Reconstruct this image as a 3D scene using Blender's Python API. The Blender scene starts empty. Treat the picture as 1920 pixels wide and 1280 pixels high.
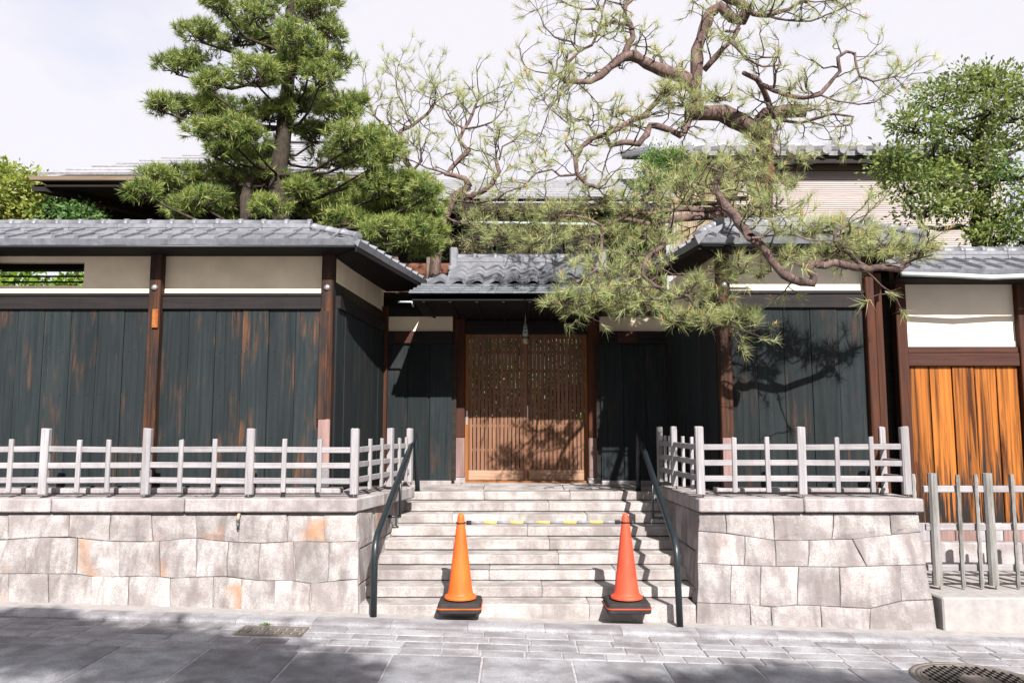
import bpy, math, random
import numpy as np
from mathutils import Vector, Matrix
from math import radians, sin, cos, pi, atan2, sqrt

random.seed(7)
rng = np.random.default_rng(7)
scn = bpy.context.scene
COL = scn.collection
V = Vector

# ------------------------------------------------------------------ camera, world, sun, exposure
F = 1497.0                      # focal length in photo pixels (28 mm)
PITCH = radians(6.1)
EYE = 1.55
SP, CP = sin(PITCH), cos(PITCH)
cam_d = bpy.data.cameras.new('camera')
cam = bpy.data.objects.new('camera', cam_d)
COL.objects.link(cam)
cam.location = (0, 0, EYE)
cam.rotation_euler = (radians(90) + PITCH, 0, 0)
cam_d.sensor_width = 36.0
cam_d.lens = 36.0 * F / 1920.0
cam_d.clip_end = 2000
scn.camera = cam

TO_SUN = V((0.28, -1.0, 0.80)).normalized()
SUN_EL = math.asin(TO_SUN.z)
SUN_ROT = atan2(TO_SUN.x, TO_SUN.y)
sun_d = bpy.data.lights.new('sun', 'SUN')
sun_d.energy = 5.0
sun_d.angle = radians(0.5)
sun_d.color = (1.0, 0.955, 0.915)
sun = bpy.data.objects.new('sun', sun_d)
COL.objects.link(sun)
sun.location = TO_SUN * 60
sun.rotation_euler = TO_SUN.to_track_quat('Z', 'Y').to_euler()

world = bpy.data.worlds.new('World')
scn.world = world
world.use_nodes = True
wn = world.node_tree
wn.nodes.clear()
w_out = wn.nodes.new('ShaderNodeOutputWorld')
w_bg = wn.nodes.new('ShaderNodeBackground')
w_sky = wn.nodes.new('ShaderNodeTexSky')
w_sky.sky_type = 'NISHITA'
w_sky.sun_disc = False
w_sky.sun_elevation = SUN_EL
w_sky.sun_rotation = SUN_ROT
w_sky.dust_density = 2.0
w_tc = wn.nodes.new('ShaderNodeTexCoord')
w_map = wn.nodes.new('ShaderNodeMapping')
w_map.inputs['Scale'].default_value = (1.0, 1.0, 1.9)
w_map.inputs['Rotation'].default_value = (0.0, 0.35, 0.5)
w_map.inputs['Location'].default_value = (0.0, 0.0, 0.0)
w_no = wn.nodes.new('ShaderNodeTexNoise')
w_no.inputs['Scale'].default_value = 1.7
w_no.inputs['Detail'].default_value = 7.0
w_no.inputs['Roughness'].default_value = 0.52
w_ramp = wn.nodes.new('ShaderNodeValToRGB')
w_ramp.color_ramp.elements[0].position = 0.33
w_ramp.color_ramp.elements[0].color = (0.40, 0.40, 0.40, 1)
w_ramp.color_ramp.elements[1].position = 0.53
w_ramp.color_ramp.elements[1].color = (0.98, 0.98, 0.98, 1)
w_mix = wn.nodes.new('ShaderNodeMix')
w_mix.data_type = 'RGBA'
w_mix.inputs[7].default_value = (4.10, 3.98, 4.26, 1)
wl = wn.links.new
wl(w_tc.outputs['Generated'], w_map.inputs['Vector'])
wl(w_map.outputs[0], w_no.inputs['Vector'])
wl(w_no.outputs['Fac'], w_ramp.inputs[0])
wl(w_ramp.outputs[0], w_mix.inputs[0])
wl(w_sky.outputs[0], w_mix.inputs[6])
wl(w_mix.outputs[2], w_bg.inputs[0])
w_bg.inputs[1].default_value = 0.10
wl(w_bg.outputs[0], w_out.inputs[0])

scn.view_settings.view_transform = 'Standard'
scn.view_settings.look = 'None'
scn.view_settings.exposure = 1.22
scn.view_settings.gamma = 1.0
scn.view_settings.use_curve_mapping = False
scn.render.engine = 'CYCLES'
scn.cycles.max_bounces = 6
scn.cycles.diffuse_bounces = 3
scn.cycles.transparent_max_bounces = 4
scn.cycles.use_denoising = True

# ------------------------------------------------------------------ measuring helpers (photo pixel -> point at a known depth)
def ray(px, py):
    u = (px - 960.0) / F
    v = (640.0 - py) / F
    return V((u, CP - v * SP, SP + v * CP))

def at(px, py, Y):
    d = ray(px, py)
    k = Y / d.y
    return V((d.x * k, Y, EYE + d.z * k))

def on_plane(px, py, p0, n):
    d = ray(px, py)
    o = V((0, 0, EYE))
    k = (p0 - o).dot(n) / d.dot(n)
    return o + d * k

def interp(poly, x):
    if x <= poly[0][0]:
        return poly[0][1]
    for (x0, y0), (x1, y1) in zip(poly, poly[1:]):
        if x <= x1:
            t = (x - x0) / max(1e-9, x1 - x0)
            return y0 + (y1 - y0) * t
    return poly[-1][1]

def U(a, b):
    return random.uniform(a, b)

# ------------------------------------------------------------------ materials
def new_mat(name):
    m = bpy.data.materials.new(name)
    m.use_nodes = True
    nt = m.node_tree
    b = nt.nodes['Principled BSDF']
    return m, nt, b

def n_pos(nt, scale=(1, 1, 1), rnd=0.0, coord='pos'):
    """world position scaled, shifted by the object's random number"""
    if coord == 'pos':
        g = nt.nodes.new('ShaderNodeNewGeometry').outputs['Position']
    else:
        g = nt.nodes.new('ShaderNodeTexCoord').outputs['Object']
    mp = nt.nodes.new('ShaderNodeMapping')
    mp.inputs['Scale'].default_value = scale
    nt.links.new(g, mp.inputs['Vector'])
    if rnd:
        oi = nt.nodes.new('ShaderNodeObjectInfo')
        mu = nt.nodes.new('ShaderNodeMath')
        mu.operation = 'MULTIPLY'
        mu.inputs[1].default_value = rnd
        nt.links.new(oi.outputs['Random'], mu.inputs[0])
        cb = nt.nodes.new('ShaderNodeCombineXYZ')
        for i in range(3):
            nt.links.new(mu.outputs[0], cb.inputs[i])
        nt.links.new(cb.outputs[0], mp.inputs['Location'])
    return mp.outputs[0]

def n_noise(nt, vec, scale=1.0, detail=4.0, rough=0.55, dist=0.0):
    n = nt.nodes.new('ShaderNodeTexNoise')
    n.inputs['Scale'].default_value = scale
    n.inputs['Detail'].default_value = detail
    n.inputs['Roughness'].default_value = rough
    n.inputs['Distortion'].default_value = dist
    nt.links.new(vec, n.inputs['Vector'])
    return n.outputs['Fac']

def n_ramp(nt, fac, stops):
    r = nt.nodes.new('ShaderNodeValToRGB')
    el = r.color_ramp.elements
    while len(el) < len(stops):
        el.new(0.5)
    for e, (p, c) in zip(el, stops):
        e.position = p
        e.color = (c[0], c[1], c[2], 1) if isinstance(c, (tuple, list)) else (c, c, c, 1)
    nt.links.new(fac, r.inputs[0])
    return r.outputs[0]

def n_mix(nt, fac, a, b, mode='MIX'):
    m = nt.nodes.new('ShaderNodeMix')
    m.data_type = 'RGBA'
    m.blend_type = mode
    for sock, val in ((m.inputs[0], fac), (m.inputs[6], a), (m.inputs[7], b)):
        if isinstance(val, (int, float)):
            sock.default_value = val
        elif isinstance(val, (tuple, list)):
            sock.default_value = (val[0], val[1], val[2], 1)
        else:
            nt.links.new(val, sock)
    return m.outputs[2]

def n_math(nt, op, a, b=0.0):
    m = nt.nodes.new('ShaderNodeMath')
    m.operation = op
    for i, val in enumerate((a, b)):
        if isinstance(val, (int, float)):
            m.inputs[i].default_value = val
        else:
            nt.links.new(val, m.inputs[i])
    return m.outputs[0]

def n_bump(nt, bsdf, h, strength=0.3, dist=0.01):
    b = nt.nodes.new('ShaderNodeBump')
    b.inputs['Strength'].default_value = strength
    b.inputs['Distance'].default_value = dist
    nt.links.new(h, b.inputs['Height'])
    nt.links.new(b.outputs[0], bsdf.inputs['Normal'])

def n_rand(nt):
    return nt.nodes.new('ShaderNodeObjectInfo').outputs['Random']

def n_z(nt):
    s = nt.nodes.new('ShaderNodeSeparateXYZ')
    g = nt.nodes.new('ShaderNodeNewGeometry')
    nt.links.new(g.outputs['Position'], s.inputs[0])
    return s.outputs['Z']

def setp(b, color=None, rough=0.8, spec=0.3, metal=0.0):
    if color is not None:
        if isinstance(color, (tuple, list)):
            b.inputs['Base Color'].default_value = (color[0], color[1], color[2], 1)
        else:
            b.id_data.links.new(color, b.inputs['Base Color'])
    b.inputs['Roughness'].default_value = rough
    b.inputs['Specular IOR Level'].default_value = spec
    b.inputs['Metallic'].default_value = metal

def mat_stone(name, base, stain=0.0, streak=0.5, bump=0.5, rnd=0.22, moss=0.0):
    m, nt, b = new_mat(name)
    p = n_pos(nt)
    pr = n_pos(nt, rnd=17.0)
    sp = n_noise(nt, p, 95, 4, 0.75)
    c = n_mix(nt, n_ramp(nt, sp, [(0.35, 0.0), (0.65, 1.0)]), [x * 0.66 for x in base], [min(1, x * 1.24) for x in base])
    big = n_noise(nt, pr, 3.2, 5, 0.62)
    c = n_mix(nt, n_ramp(nt, big, [(0.38, 0.85), (0.60, 0.0)]), c, (base[0] * 0.50, base[1] * 0.465, base[2] * 0.465))
    # rain streaks running down the face
    vs = n_noise(nt, n_pos(nt, (9, 9, 0.7), rnd=5.0), 1.0, 4, 0.6)
    c = n_mix(nt, n_math(nt, 'MULTIPLY', n_ramp(nt, vs, [(0.47, 0.0), (0.64, 1.0)]), streak), c,
              (base[0] * 0.42, base[1] * 0.385, base[2] * 0.385))
    if stain:
        rs = n_noise(nt, n_pos(nt, (2.6, 2.6, 1.5), rnd=9.0), 1.0, 5, 0.6, 0.4)
        c = n_mix(nt, n_math(nt, 'MULTIPLY', n_ramp(nt, rs, [(0.585, 0.0), (0.70, 1.0)]), stain), c, (0.33, 0.165, 0.075))
    if moss:
        ms = n_noise(nt, n_pos(nt, rnd=3.0), 5, 5, 0.7)
        c = n_mix(nt, n_math(nt, 'MULTIPLY', n_ramp(nt, ms, [(0.60, 0.0), (0.72, 1.0)]), moss), c, (0.16, 0.15, 0.05))
    r = n_rand(nt)
    c = n_mix(nt, 1.0, c, n_ramp(nt, r, [(0.0, 1 - rnd), (1.0, 1.0 + 0.0)]), 'MULTIPLY')
    setp(b, c, 0.9, 0.2)
    h = n_mix(nt, 0.45, n_noise(nt, p, 26, 6, 0.7), n_noise(nt, p, 120, 2, 0.7))
    n_bump(nt, b, h, bump, 0.02)
    return m

def mat_blackplank(name, lum=1.0, worn=1.0):
    m, nt, b = new_mat(name)
    g = n_noise(nt, n_pos(nt, (38, 38, 1.1), rnd=23.0), 1.0, 5, 0.6, 0.6)
    c = n_mix(nt, n_ramp(nt, g, [(0.3, 0.0), (0.7, 1.0)]), (0.020 * lum, 0.028 * lum, 0.031 * lum), (0.044 * lum, 0.056 * lum, 0.060 * lum))
    # worn patches where the brown timber shows
    w1 = n_noise(nt, n_pos(nt, (34, 34, 2.2), rnd=41.0), 1.0, 6, 0.7, 0.3)
    w2 = n_noise(nt, n_pos(nt, (5.5, 5.5, 1.6), rnd=31.0), 1.0, 3, 0.5)
    w = n_math(nt, 'MULTIPLY', n_ramp(nt, w1, [(0.47, 0.0), (0.66, 1.0)]), n_ramp(nt, w2, [(0.54, 0.0), (0.68, 1.0)]))
    c = n_mix(nt, n_math(nt, 'MULTIPLY', w, worn), c, (0.14, 0.060, 0.026))
    d = n_noise(nt, n_pos(nt, (5, 5, 2.0)), 1.0, 5, 0.6)
    c = n_mix(nt, n_math(nt, 'MULTIPLY', n_ramp(nt, d, [(0.5, 0.0), (0.75, 1.0)]), 0.25), c, (0.040, 0.046, 0.047))
    c = n_mix(nt, 1.0, c, n_ramp(nt, n_rand(nt), [(0.0, 0.72), (1.0, 1.0)]), 'MULTIPLY')
    setp(b, c, 0.8, 0.12)
    n_bump(nt, b, g, 0.28, 0.006)
    return m

def mat_wood(name, c0, c1, dark=None, darkz=None, grain=(30, 30, 1.2), rough=0.7, rnd=0.25, axis='z', bump=0.35, blot=0.0, blotc=(0.03, 0.02, 0.02), sharp=0):
    m, nt, b = new_mat(name)
    sc = {'z': grain, 'x': (grain[2], grain[0], grain[0]), 'y': (grain[0], grain[2], grain[0])}[axis]
    g = n_noise(nt, n_pos(nt, sc, rnd=29.0), 1.0, 6, 0.65, 0.8)
    c = n_mix(nt, n_ramp(nt, g, [(0.38, 0.0), (0.60, 1.0)] if sharp else [(0.28, 0.0), (0.72, 1.0)]), c0, c1)
    if dark is not None:
        # burnt / weathered foot: ragged streaks rising from the ground
        z = n_z(nt)
        s = n_noise(nt, n_pos(nt, (22, 22, 0.8), rnd=13.0), 1.0, 5, 0.65, 0.7)
        t = n_math(nt, 'ADD', n_math(nt, 'DIVIDE', n_math(nt, 'SUBTRACT', darkz[1], z), darkz[1] - darkz[0]),
                   n_math(nt, 'MULTIPLY', n_math(nt, 'SUBTRACT', s, 0.5), 3.2))
        c = n_mix(nt, n_ramp(nt, t, [(0.35, 0.0), (0.75, 1.0)]), c, dark)
    if blot:
        bl = n_noise(nt, n_pos(nt, (7, 7, 2), rnd=19.0), 1.0, 5, 0.65)
        c = n_mix(nt, n_math(nt, 'MULTIPLY', n_ramp(nt, bl, [(0.45, 0.0), (0.65, 1.0)]), blot), c, blotc)
    c = n_mix(nt, 1.0, c, n_ramp(nt, n_rand(nt), [(0.0, 1 - rnd), (1.0, 1.0)]), 'MULTIPLY')
    setp(b, c, rough, 0.15)
    n_bump(nt, b, g, bump, 0.006)
    return m

def mat_plain(name, c, rough=0.6, spec=0.3, metal=0.0, var=0.15, scale=9.0, bump=0.08):
    m, nt, b = new_mat(name)
    n = n_noise(nt, n_pos(nt, rnd=7.0), scale, 5, 0.6)
    k = n_mix(nt, n_ramp(nt, n, [(0.3, 0.0), (0.7, 1.0)]), [x * (1 - var) for x in c], [min(1, x * (1 + var)) for x in c])
    setp(b, k, rough, spec, metal)
    n_bump(nt, b, n_noise(nt, n_pos(nt), scale * 9, 3, 0.6), bump, 0.004)
    return m

def mat_tile(name, base, rough=0.5, lichen=0.35):
    m, nt, b = new_mat(name)
    n = n_noise(nt, n_pos(nt, rnd=11.0), 14, 5, 0.65)
    c = n_mix(nt, n_ramp(nt, n, [(0.3, 0.0), (0.7, 1.0)]), [x * 0.62 for x in base], [x * 1.12 for x in base])
    l = n_noise(nt, n_pos(nt, rnd=2.0), 34, 5, 0.7)
    c = n_mix(nt, n_math(nt, 'MULTIPLY', n_ramp(nt, l, [(0.56, 0.0), (0.66, 1.0)]), lichen), c, (0.10, 0.10, 0.095))
    c = n_mix(nt, 1.0, c, n_ramp(nt, n_rand(nt), [(0.0, 0.76), (1.0, 1.0)]), 'MULTIPLY')
    setp(b, c, rough, 0.4)
    n_bump(nt, b, l, 0.15, 0.004)
    return m

def mat_leaf(name, c0, c1, trans=0.35, rough=0.5, clump=2.2, c2=None):
    m, nt, b = new_mat(name)
    g = nt.nodes.new('ShaderNodeNewGeometry')
    r = g.outputs['Random Per Island']
    n = n_noise(nt, n_pos(nt), clump, 3, 0.5)
    t = n_mix(nt, 0.5, r, n_ramp(nt, n, [(0.35, 0.0), (0.65, 1.0)]))
    c = n_mix(nt, t, c0, c1)
    if c2 is not None:
        c = n_mix(nt, n_ramp(nt, r, [(0.80, 0.0), (0.86, 1.0)]), c, c2)
    setp(b, c, rough, 0.35)
    out = nt.nodes['Material Output']
    tr = nt.nodes.new('ShaderNodeBsdfTranslucent')
    nt.links.new(c, tr.inputs['Color'])
    ms = nt.nodes.new('ShaderNodeMixShader')
    ms.inputs[0].default_value = trans
    nt.links.new(b.outputs[0], ms.inputs[1])
    nt.links.new(tr.outputs[0], ms.inputs[2])
    nt.links.new(ms.outputs[0], out.inputs['Surface'])
    return m

M = {}
M['wallstone'] = mat_stone('granite_wall', (0.37, 0.346, 0.335), stain=0.8, streak=0.8, bump=0.8, rnd=0.25)
M['wallstone_r'] = mat_stone('granite_wall_grey', (0.37, 0.347, 0.338), stain=0.08, streak=0.75, bump=0.8, rnd=0.2)
M['capstone'] = mat_stone('granite_cap', (0.37, 0.342, 0.34), streak=0.5, bump=0.4, rnd=0.12)
M['stepstone'] = mat_stone('granite_step', (0.40, 0.375, 0.36), streak=0.45, bump=0.4, rnd=0.14, moss=0.5)
M['mortar'] = mat_plain('mortar', (0.22, 0.195, 0.18), 0.95, 0.1, var=0.35, scale=20, bump=0.4)
M['paver'] = mat_stone('granite_paver', (0.325, 0.322, 0.335), streak=0.0, bump=0.6, rnd=0.22)
M['slab'] = mat_stone('granite_slab', (0.300, 0.305, 0.322), streak=0.0, bump=0.35, rnd=0.28)
M['kerb'] = mat_stone('granite_kerb', (0.275, 0.272, 0.285), streak=0.0, bump=0.3, rnd=0.1)
M['joint'] = mat_plain('joint_mortar', (0.30, 0.285, 0.29), 0.95, 0.1, var=0.25, scale=18, bump=0.4)
M['concrete'] = mat_plain('concrete', (0.27, 0.255, 0.245), 0.95, 0.15, var=0.15, scale=12, bump=0.3)
M['earth'] = mat_plain('earth', (0.08, 0.065, 0.045), 0.95, 0.1, var=0.4, scale=6, bump=0.5)
M['blackplank'] = mat_blackplank('black_plank', lum=0.58)
M['blackplank_r'] = mat_blackplank('black_plank_clean', lum=0.46, worn=0.35)
M['darkbeam'] = mat_wood('dark_beam', (0.009, 0.0085, 0.009), (0.024, 0.020, 0.020), axis='x', blot=0.3)
M['darkpost'] = mat_wood('brown_post', (0.014, 0.009, 0.008), (0.085, 0.034, 0.017), blot=0.95, blotc=(0.020, 0.017, 0.017), sharp=1)
M['fadedpost'] = mat_wood('faded_post', (0.14, 0.085, 0.075), (0.27, 0.18, 0.165), blot=0.2)
M['redpost'] = mat_wood('red_brown_post', (0.030, 0.012, 0.008), (0.10, 0.034, 0.016), blot=0.4)
M['redbeam'] = mat_wood('red_brown_beam', (0.028, 0.012, 0.010), (0.080, 0.031, 0.020), axis='x', blot=0.3)
M['brownplank'] = mat_wood('orange_plank', (0.050, 0.014, 0.003), (0.36, 0.120, 0.020), dark=(0.016, 0.013, 0.012), darkz=(0.40, 1.6),
                           grain=(17, 17, 0.55), rough=0.6, rnd=0.25, sharp=1)
M['doorwood'] = mat_wood('door_wood', (0.11, 0.052, 0.030), (0.25, 0.128, 0.078), rnd=0.25, grain=(40, 40, 1.5))
M['doorframe'] = mat_wood('door_frame_wood', (0.15, 0.055, 0.014), (0.29, 0.115, 0.035), rnd=0.2)
M['doorpanel'] = mat_wood('door_panel_wood', (0.20, 0.105, 0.06), (0.38, 0.245, 0.17), axis='x', rnd=0.1)
M['greywood'] = mat_wood('weathered_fence_wood', (0.20, 0.188, 0.195), (0.37, 0.352, 0.362), rnd=0.2, grain=(50, 50, 2.0), rough=0.85, blot=0.4, blotc=(0.15, 0.14, 0.135))
M['greywood_x'] = mat_wood('weathered_rail_wood', (0.20, 0.188, 0.195), (0.35, 0.335, 0.345), rnd=0.2, axis='x', grain=(50, 50, 2.0), rough=0.85, blot=0.4, blotc=(0.15, 0.14, 0.135))
M['mosswood'] = mat_wood('mossy_fence_wood', (0.14, 0.135, 0.125), (0.31, 0.295, 0.29), rnd=0.2, grain=(40, 40, 2.0), rough=0.9, blot=0.6, blotc=(0.062, 0.068, 0.045))
M['plaster'] = mat_plain('cream_plaster', (0.62, 0.535, 0.40), 0.95, 0.1, var=0.11, scale=3.5, bump=0.3)
M['plaster_w'] = mat_plain('white_plaster', (0.63, 0.565, 0.465), 0.95, 0.1, var=0.05, scale=5, bump=0.25)
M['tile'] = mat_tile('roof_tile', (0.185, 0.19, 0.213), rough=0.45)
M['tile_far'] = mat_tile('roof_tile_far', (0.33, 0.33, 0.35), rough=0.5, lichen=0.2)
M['shingle'] = mat_tile('metal_shingle', (0.15, 0.165, 0.185), rough=0.45)
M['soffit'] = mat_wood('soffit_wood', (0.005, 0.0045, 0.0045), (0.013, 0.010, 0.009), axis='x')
M['gutter'] = mat_plain('gutter_metal', (0.020, 0.026, 0.028), 0.4, 0.5, metal=0.3)
M['pipe_white'] = mat_plain('pale_pipe', (0.36, 0.40, 0.40), 0.4, 0.5)
M['steel'] = mat_plain('steel', (0.40, 0.40, 0.41), 0.35, 0.5, metal=0.8)
M['iron'] = mat_plain('painted_iron', (0.010, 0.016, 0.019), 0.38, 0.5, var=0.3, scale=30)
M['castiron'] = mat_plain('cast_iron', (0.135, 0.115, 0.10), 0.7, 0.4, metal=0.2, var=0.25, scale=25)
M['hole'] = mat_plain('dark_hole', (0.010, 0.010, 0.010), 0.9, 0.1)
M['cone_orange'] = mat_plain('orange_plastic', (0.56, 0.090, 0.012), 0.55, 0.3, var=0.22, scale=5)
M['cone_red'] = mat_plain('red_orange_plastic', (0.52, 0.060, 0.026), 0.55, 0.3, var=0.24, scale=5)
M['rubber'] = mat_plain('black_rubber', (0.025, 0.023, 0.023), 0.85, 0.2, var=0.3)
M['yellow'] = mat_plain('yellow_plastic', (0.55, 0.36, 0.10), 0.45, 0.4)
M['greyband'] = mat_plain('grey_plastic', (0.19, 0.19, 0.21), 0.45, 0.4)
M['copper'] = mat_plain('old_copper_pipe', (0.08, 0.10, 0.085), 0.6, 0.4, metal=0.3)
M['tan_plastic'] = mat_plain('tan_plastic', (0.34, 0.24, 0.18), 0.5, 0.4)
M['plaque'] = mat_wood('plaque_wood', (0.17, 0.055, 0.014), (0.31, 0.12, 0.030), blot=0.7, blotc=(0.13, 0.018, 0.010), grain=(60, 60, 22))
M['lampglass'] = mat_plain('frosted_lamp_glass', (0.34, 0.40, 0.37), 0.35, 0.5)
M['brass'] = mat_plain('dull_brass', (0.36, 0.25, 0.13), 0.4, 0.5, metal=0.5)
M['bark_dark'] = mat_wood('black_pine_bark', (0.020, 0.016, 0.013), (0.075, 0.060, 0.045), grain=(22, 22, 9), bump=0.9, rough=0.95)
M['bark_red'] = mat_wood('red_pine_bark', (0.045, 0.029, 0.026), (0.23, 0.155, 0.138), grain=(20, 20, 9), bump=0.9, rough=0.95, blot=0.6, blotc=(0.028, 0.024, 0.020))
M['bark_trunk'] = mat_wood('red_trunk_bark', (0.045, 0.018, 0.011), (0.20, 0.085, 0.050), grain=(16, 16, 7), bump=0.9, rough=0.95, blot=0.4, blotc=(0.030, 0.020, 0.015))
M['bark_twig'] = mat_wood('twig_bark', (0.030, 0.021, 0.017), (0.10, 0.072, 0.060), grain=(22, 22, 9), bump=0.4, rough=0.95)
M['needle_dark'] = mat_leaf('black_pine_needles', (0.050, 0.120, 0.030), (0.31, 0.37, 0.085), trans=0.38, clump=4.5, c2=(0.44, 0.42, 0.16))
M['needle_pale'] = mat_leaf('red_pine_needles', (0.23, 0.30, 0.11), (0.52, 0.54, 0.24), trans=0.42, clump=3.0, c2=(0.50, 0.46, 0.26))
M['candle'] = mat_plain('pine_candle', (0.33, 0.18, 0.085), 0.8, 0.2, var=0.3)
M['leaf_right'] = mat_leaf('broad_leaf', (0.040, 0.105, 0.036), (0.23, 0.27, 0.060), trans=0.35, clump=1.1, c2=(0.22, 0.25, 0.055))
M['leaf_bright'] = mat_leaf('spring_leaf', (0.14, 0.20, 0.030), (0.32, 0.34, 0.075), trans=0.4, clump=1.5)
M['leaf_mid'] = mat_leaf('shrub_leaf', (0.030, 0.085, 0.030), (0.12, 0.21, 0.055), trans=0.3, clump=2.0)
M['leaf_bush'] = mat_leaf('bush_leaf', (0.055, 0.13, 0.028), (0.16, 0.26, 0.06), trans=0.35, clump=3.0)
M['leaf_hedge'] = mat_leaf('hedge_leaf', (0.045, 0.13, 0.015), (0.26, 0.38, 0.030), trans=0.4, clump=5.0)
M['leaf_dry'] = mat_leaf('dry_leaf', (0.12, 0.095, 0.045), (0.22, 0.19, 0.085), trans=0.3, clump=3.0)
M['house_wall'] = mat_wood('house_board', (0.085, 0.034, 0.020), (0.20, 0.086, 0.050), axis='x', rnd=0.15)
M['house_dark'] = mat_wood('house_dark_wood', (0.010, 0.009, 0.009), (0.028, 0.022, 0.019), axis='x')
M['fascia'] = mat_wood('fascia_wood', (0.12, 0.085, 0.06), (0.21, 0.16, 0.12), axis='x')
M['pinkwall'] = mat_wood('pink_shingle', (0.25, 0.21, 0.20), (0.36, 0.315, 0.30), axis='x', grain=(60, 60, 3), rnd=0.12)
M['glass'] = mat_plain('window_glass', (0.05, 0.065, 0.07), 0.08, 0.6, var=0.1)
M['frame_grey'] = mat_plain('grey_frame', (0.25, 0.25, 0.26), 0.5, 0.4)
M['bamboo'] = mat_wood('bamboo', (0.15, 0.11, 0.06), (0.27, 0.21, 0.125), rnd=0.2)

# ------------------------------------------------------------------ object helpers
WL = {}
def wloc(o):
    l = V((0, 0, 0))
    while o is not None:
        l += V(o.location)
        o = o.parent
    return l

def tag(o, label=None, cat=None, group=None, kind=None):
    for k, v in (('label', label), ('category', cat), ('group', group), ('kind', kind)):
        if v:
            o[k] = v
    return o

def thing(name, loc, label, cat, group=None):
    o = bpy.data.objects.new(name, None)
    COL.objects.link(o)
    o.empty_display_size = 0.1
    o.location = loc
    return tag(o, label, cat, group)

class MB:
    """collects shapes in world coordinates and links them as ONE mesh object"""
    def __init__(self):
        self.v, self.f, self.sm = [], [], []
    def add(self, vs, fs, smooth=False):
        k = len(self.v)
        self.v += [tuple(p) for p in vs]
        self.f += [tuple(i + k for i in f) for f in fs]
        self.sm += [smooth] * len(fs)
        return self
    def hexa(self, c, ch=0.0):
        """c: eight corners, bottom four then top four, both counter-clockwise seen from above"""
        c = [V(p) for p in c]
        if ch <= 0:
            return self.add(c, [(3, 2, 1, 0), (4, 5, 6, 7), (0, 1, 5, 4), (1, 2, 6, 5), (2, 3, 7, 6), (3, 0, 4, 7)])
        nb = {0: (1, 3, 4), 1: (0, 2, 5), 2: (3, 1, 6), 3: (2, 0, 7), 4: (5, 7, 0), 5: (4, 6, 1), 6: (7, 5, 2), 7: (6, 4, 3)}
        vs, ix = [], {}
        faces6 = {'b': (3, 2, 1, 0), 't': (4, 5, 6, 7), 'f': (0, 1, 5, 4), 'r': (1, 2, 6, 5), 'k': (2, 3, 7, 6), 'l': (3, 0, 4, 7)}
        for fn, fc in faces6.items():
            for i in fc:
                p = c[i].copy()
                for j in nb[i]:
                    if j in fc:
                        d = c[j] - c[i]
                        L = d.length
                        p += d * min(ch / max(L, 1e-6), 0.45)
                ix[(fn, i)] = len(vs)
                vs.append(p)
        fs = [tuple(ix[(fn, i)] for i in fc) for fn, fc in faces6.items()]
        done = set()
        fk = list(faces6.items())
        for a in range(6):
            for b in range(a + 1, 6):
                fa, fb = fk[a], fk[b]
                sh = [i for i in fa[1] if i in fb[1]]
                if len(sh) == 2:
                    i, j = sh
                    la = list(fa[1])
                    if la[(la.index(i) + 1) % 4] != j:
                        i, j = j, i
                    fs.append((ix[(fa[0], j)], ix[(fa[0], i)], ix[(fb[0], i)], ix[(fb[0], j)]))
        for i in range(8):
            fns = [fn for fn, fc in faces6.items() if i in fc]
            cc = sum(c, V()) / 8
            t = [ix[(fn, i)] for fn in fns]
            n = (vs[t[1]] - vs[t[0]]).cross(vs[t[2]] - vs[t[0]])
            if n.dot(c[i] - cc) < 0:
                t.reverse()
            fs.append(tuple(t))
        return self.add(vs, fs)
    def box(self, x0, x1, y0, y1, z0, z1, ch=0.0):
        return self.hexa([(x0, y0, z0), (x1, y0, z0), (x1, y1, z0), (x0, y1, z0), (x0, y0, z1), (x1, y0, z1), (x1, y1, z1), (x0, y1, z1)], ch)
    def obox(self, c, a, b, u, ha, hb, hu, ch=0.0):
        """oriented box: centre, three axes, half sizes"""
        c, a, b, u = V(c), V(a), V(b), V(u)
        cs = [c + a * (sa * ha) + b * (sb * hb) + u * (su * hu) for su in (-1, 1) for sa, sb in ((-1, -1), (1, -1), (1, 1), (-1, 1))]
        return self.hexa(cs, ch)
    def tube(self, pts, rad, n=8, caps=True, smooth=True):
        pts = [V(p) for p in pts]
        if not isinstance(rad, (list, tuple)):
            rad = [rad] * len(pts)
        m = len(pts)
        vs, fs = [], []
        up = V((0.13, 0.21, 0.97))
        for i, p in enumerate(pts):
            t = (pts[min(i + 1, m - 1)] - pts[max(i - 1, 0)])
            t = t.normalized() if t.length > 1e-9 else V((0, 0, 1))
            if abs(t.dot(up)) > 0.95:
                up = V((1, 0, 0)) if abs(t.x) < 0.8 else V((0, 1, 0))
            a = up.cross(t).normalized()
            b = t.cross(a).normalized()
            up = b
            for k in range(n):
                w = 2 * pi * k / n
                vs.append(p + (a * cos(w) + b * sin(w)) * rad[i])
        for i in range(m - 1):
            for k in range(n):
                k2 = (k + 1) % n
                fs.append((i * n + k, i * n + k2, (i + 1) * n + k2, (i + 1) * n + k))
        if caps:
            fs.append(tuple(range(n - 1, -1, -1)))
            fs.append(tuple((m - 1) * n + k for k in range(n)))
        return self.add(vs, fs, smooth)
    def lathe(self, c, prof, n=24, axis=V((0, 0, 1)), smooth=True):
        """prof: (radius, height) from bottom to top around axis through c"""
        c = V(c)
        a = axis.orthogonal().normalized()
        b = axis.cross(a).normalized()
        vs, fs = [], []
        for r, h in prof:
            for k in range(n):
                w = 2 * pi * k / n
                vs.append(c + axis * h + (a * cos(w) + b * sin(w)) * max(r, 1e-4))
        for i in range(len(prof) - 1):
            for k in range(n):
                k2 = (k + 1) % n
                fs.append((i * n + k, i * n + k2, (i + 1) * n + k2, (i + 1) * n + k))
        return self.add(vs, fs, smooth)
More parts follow.
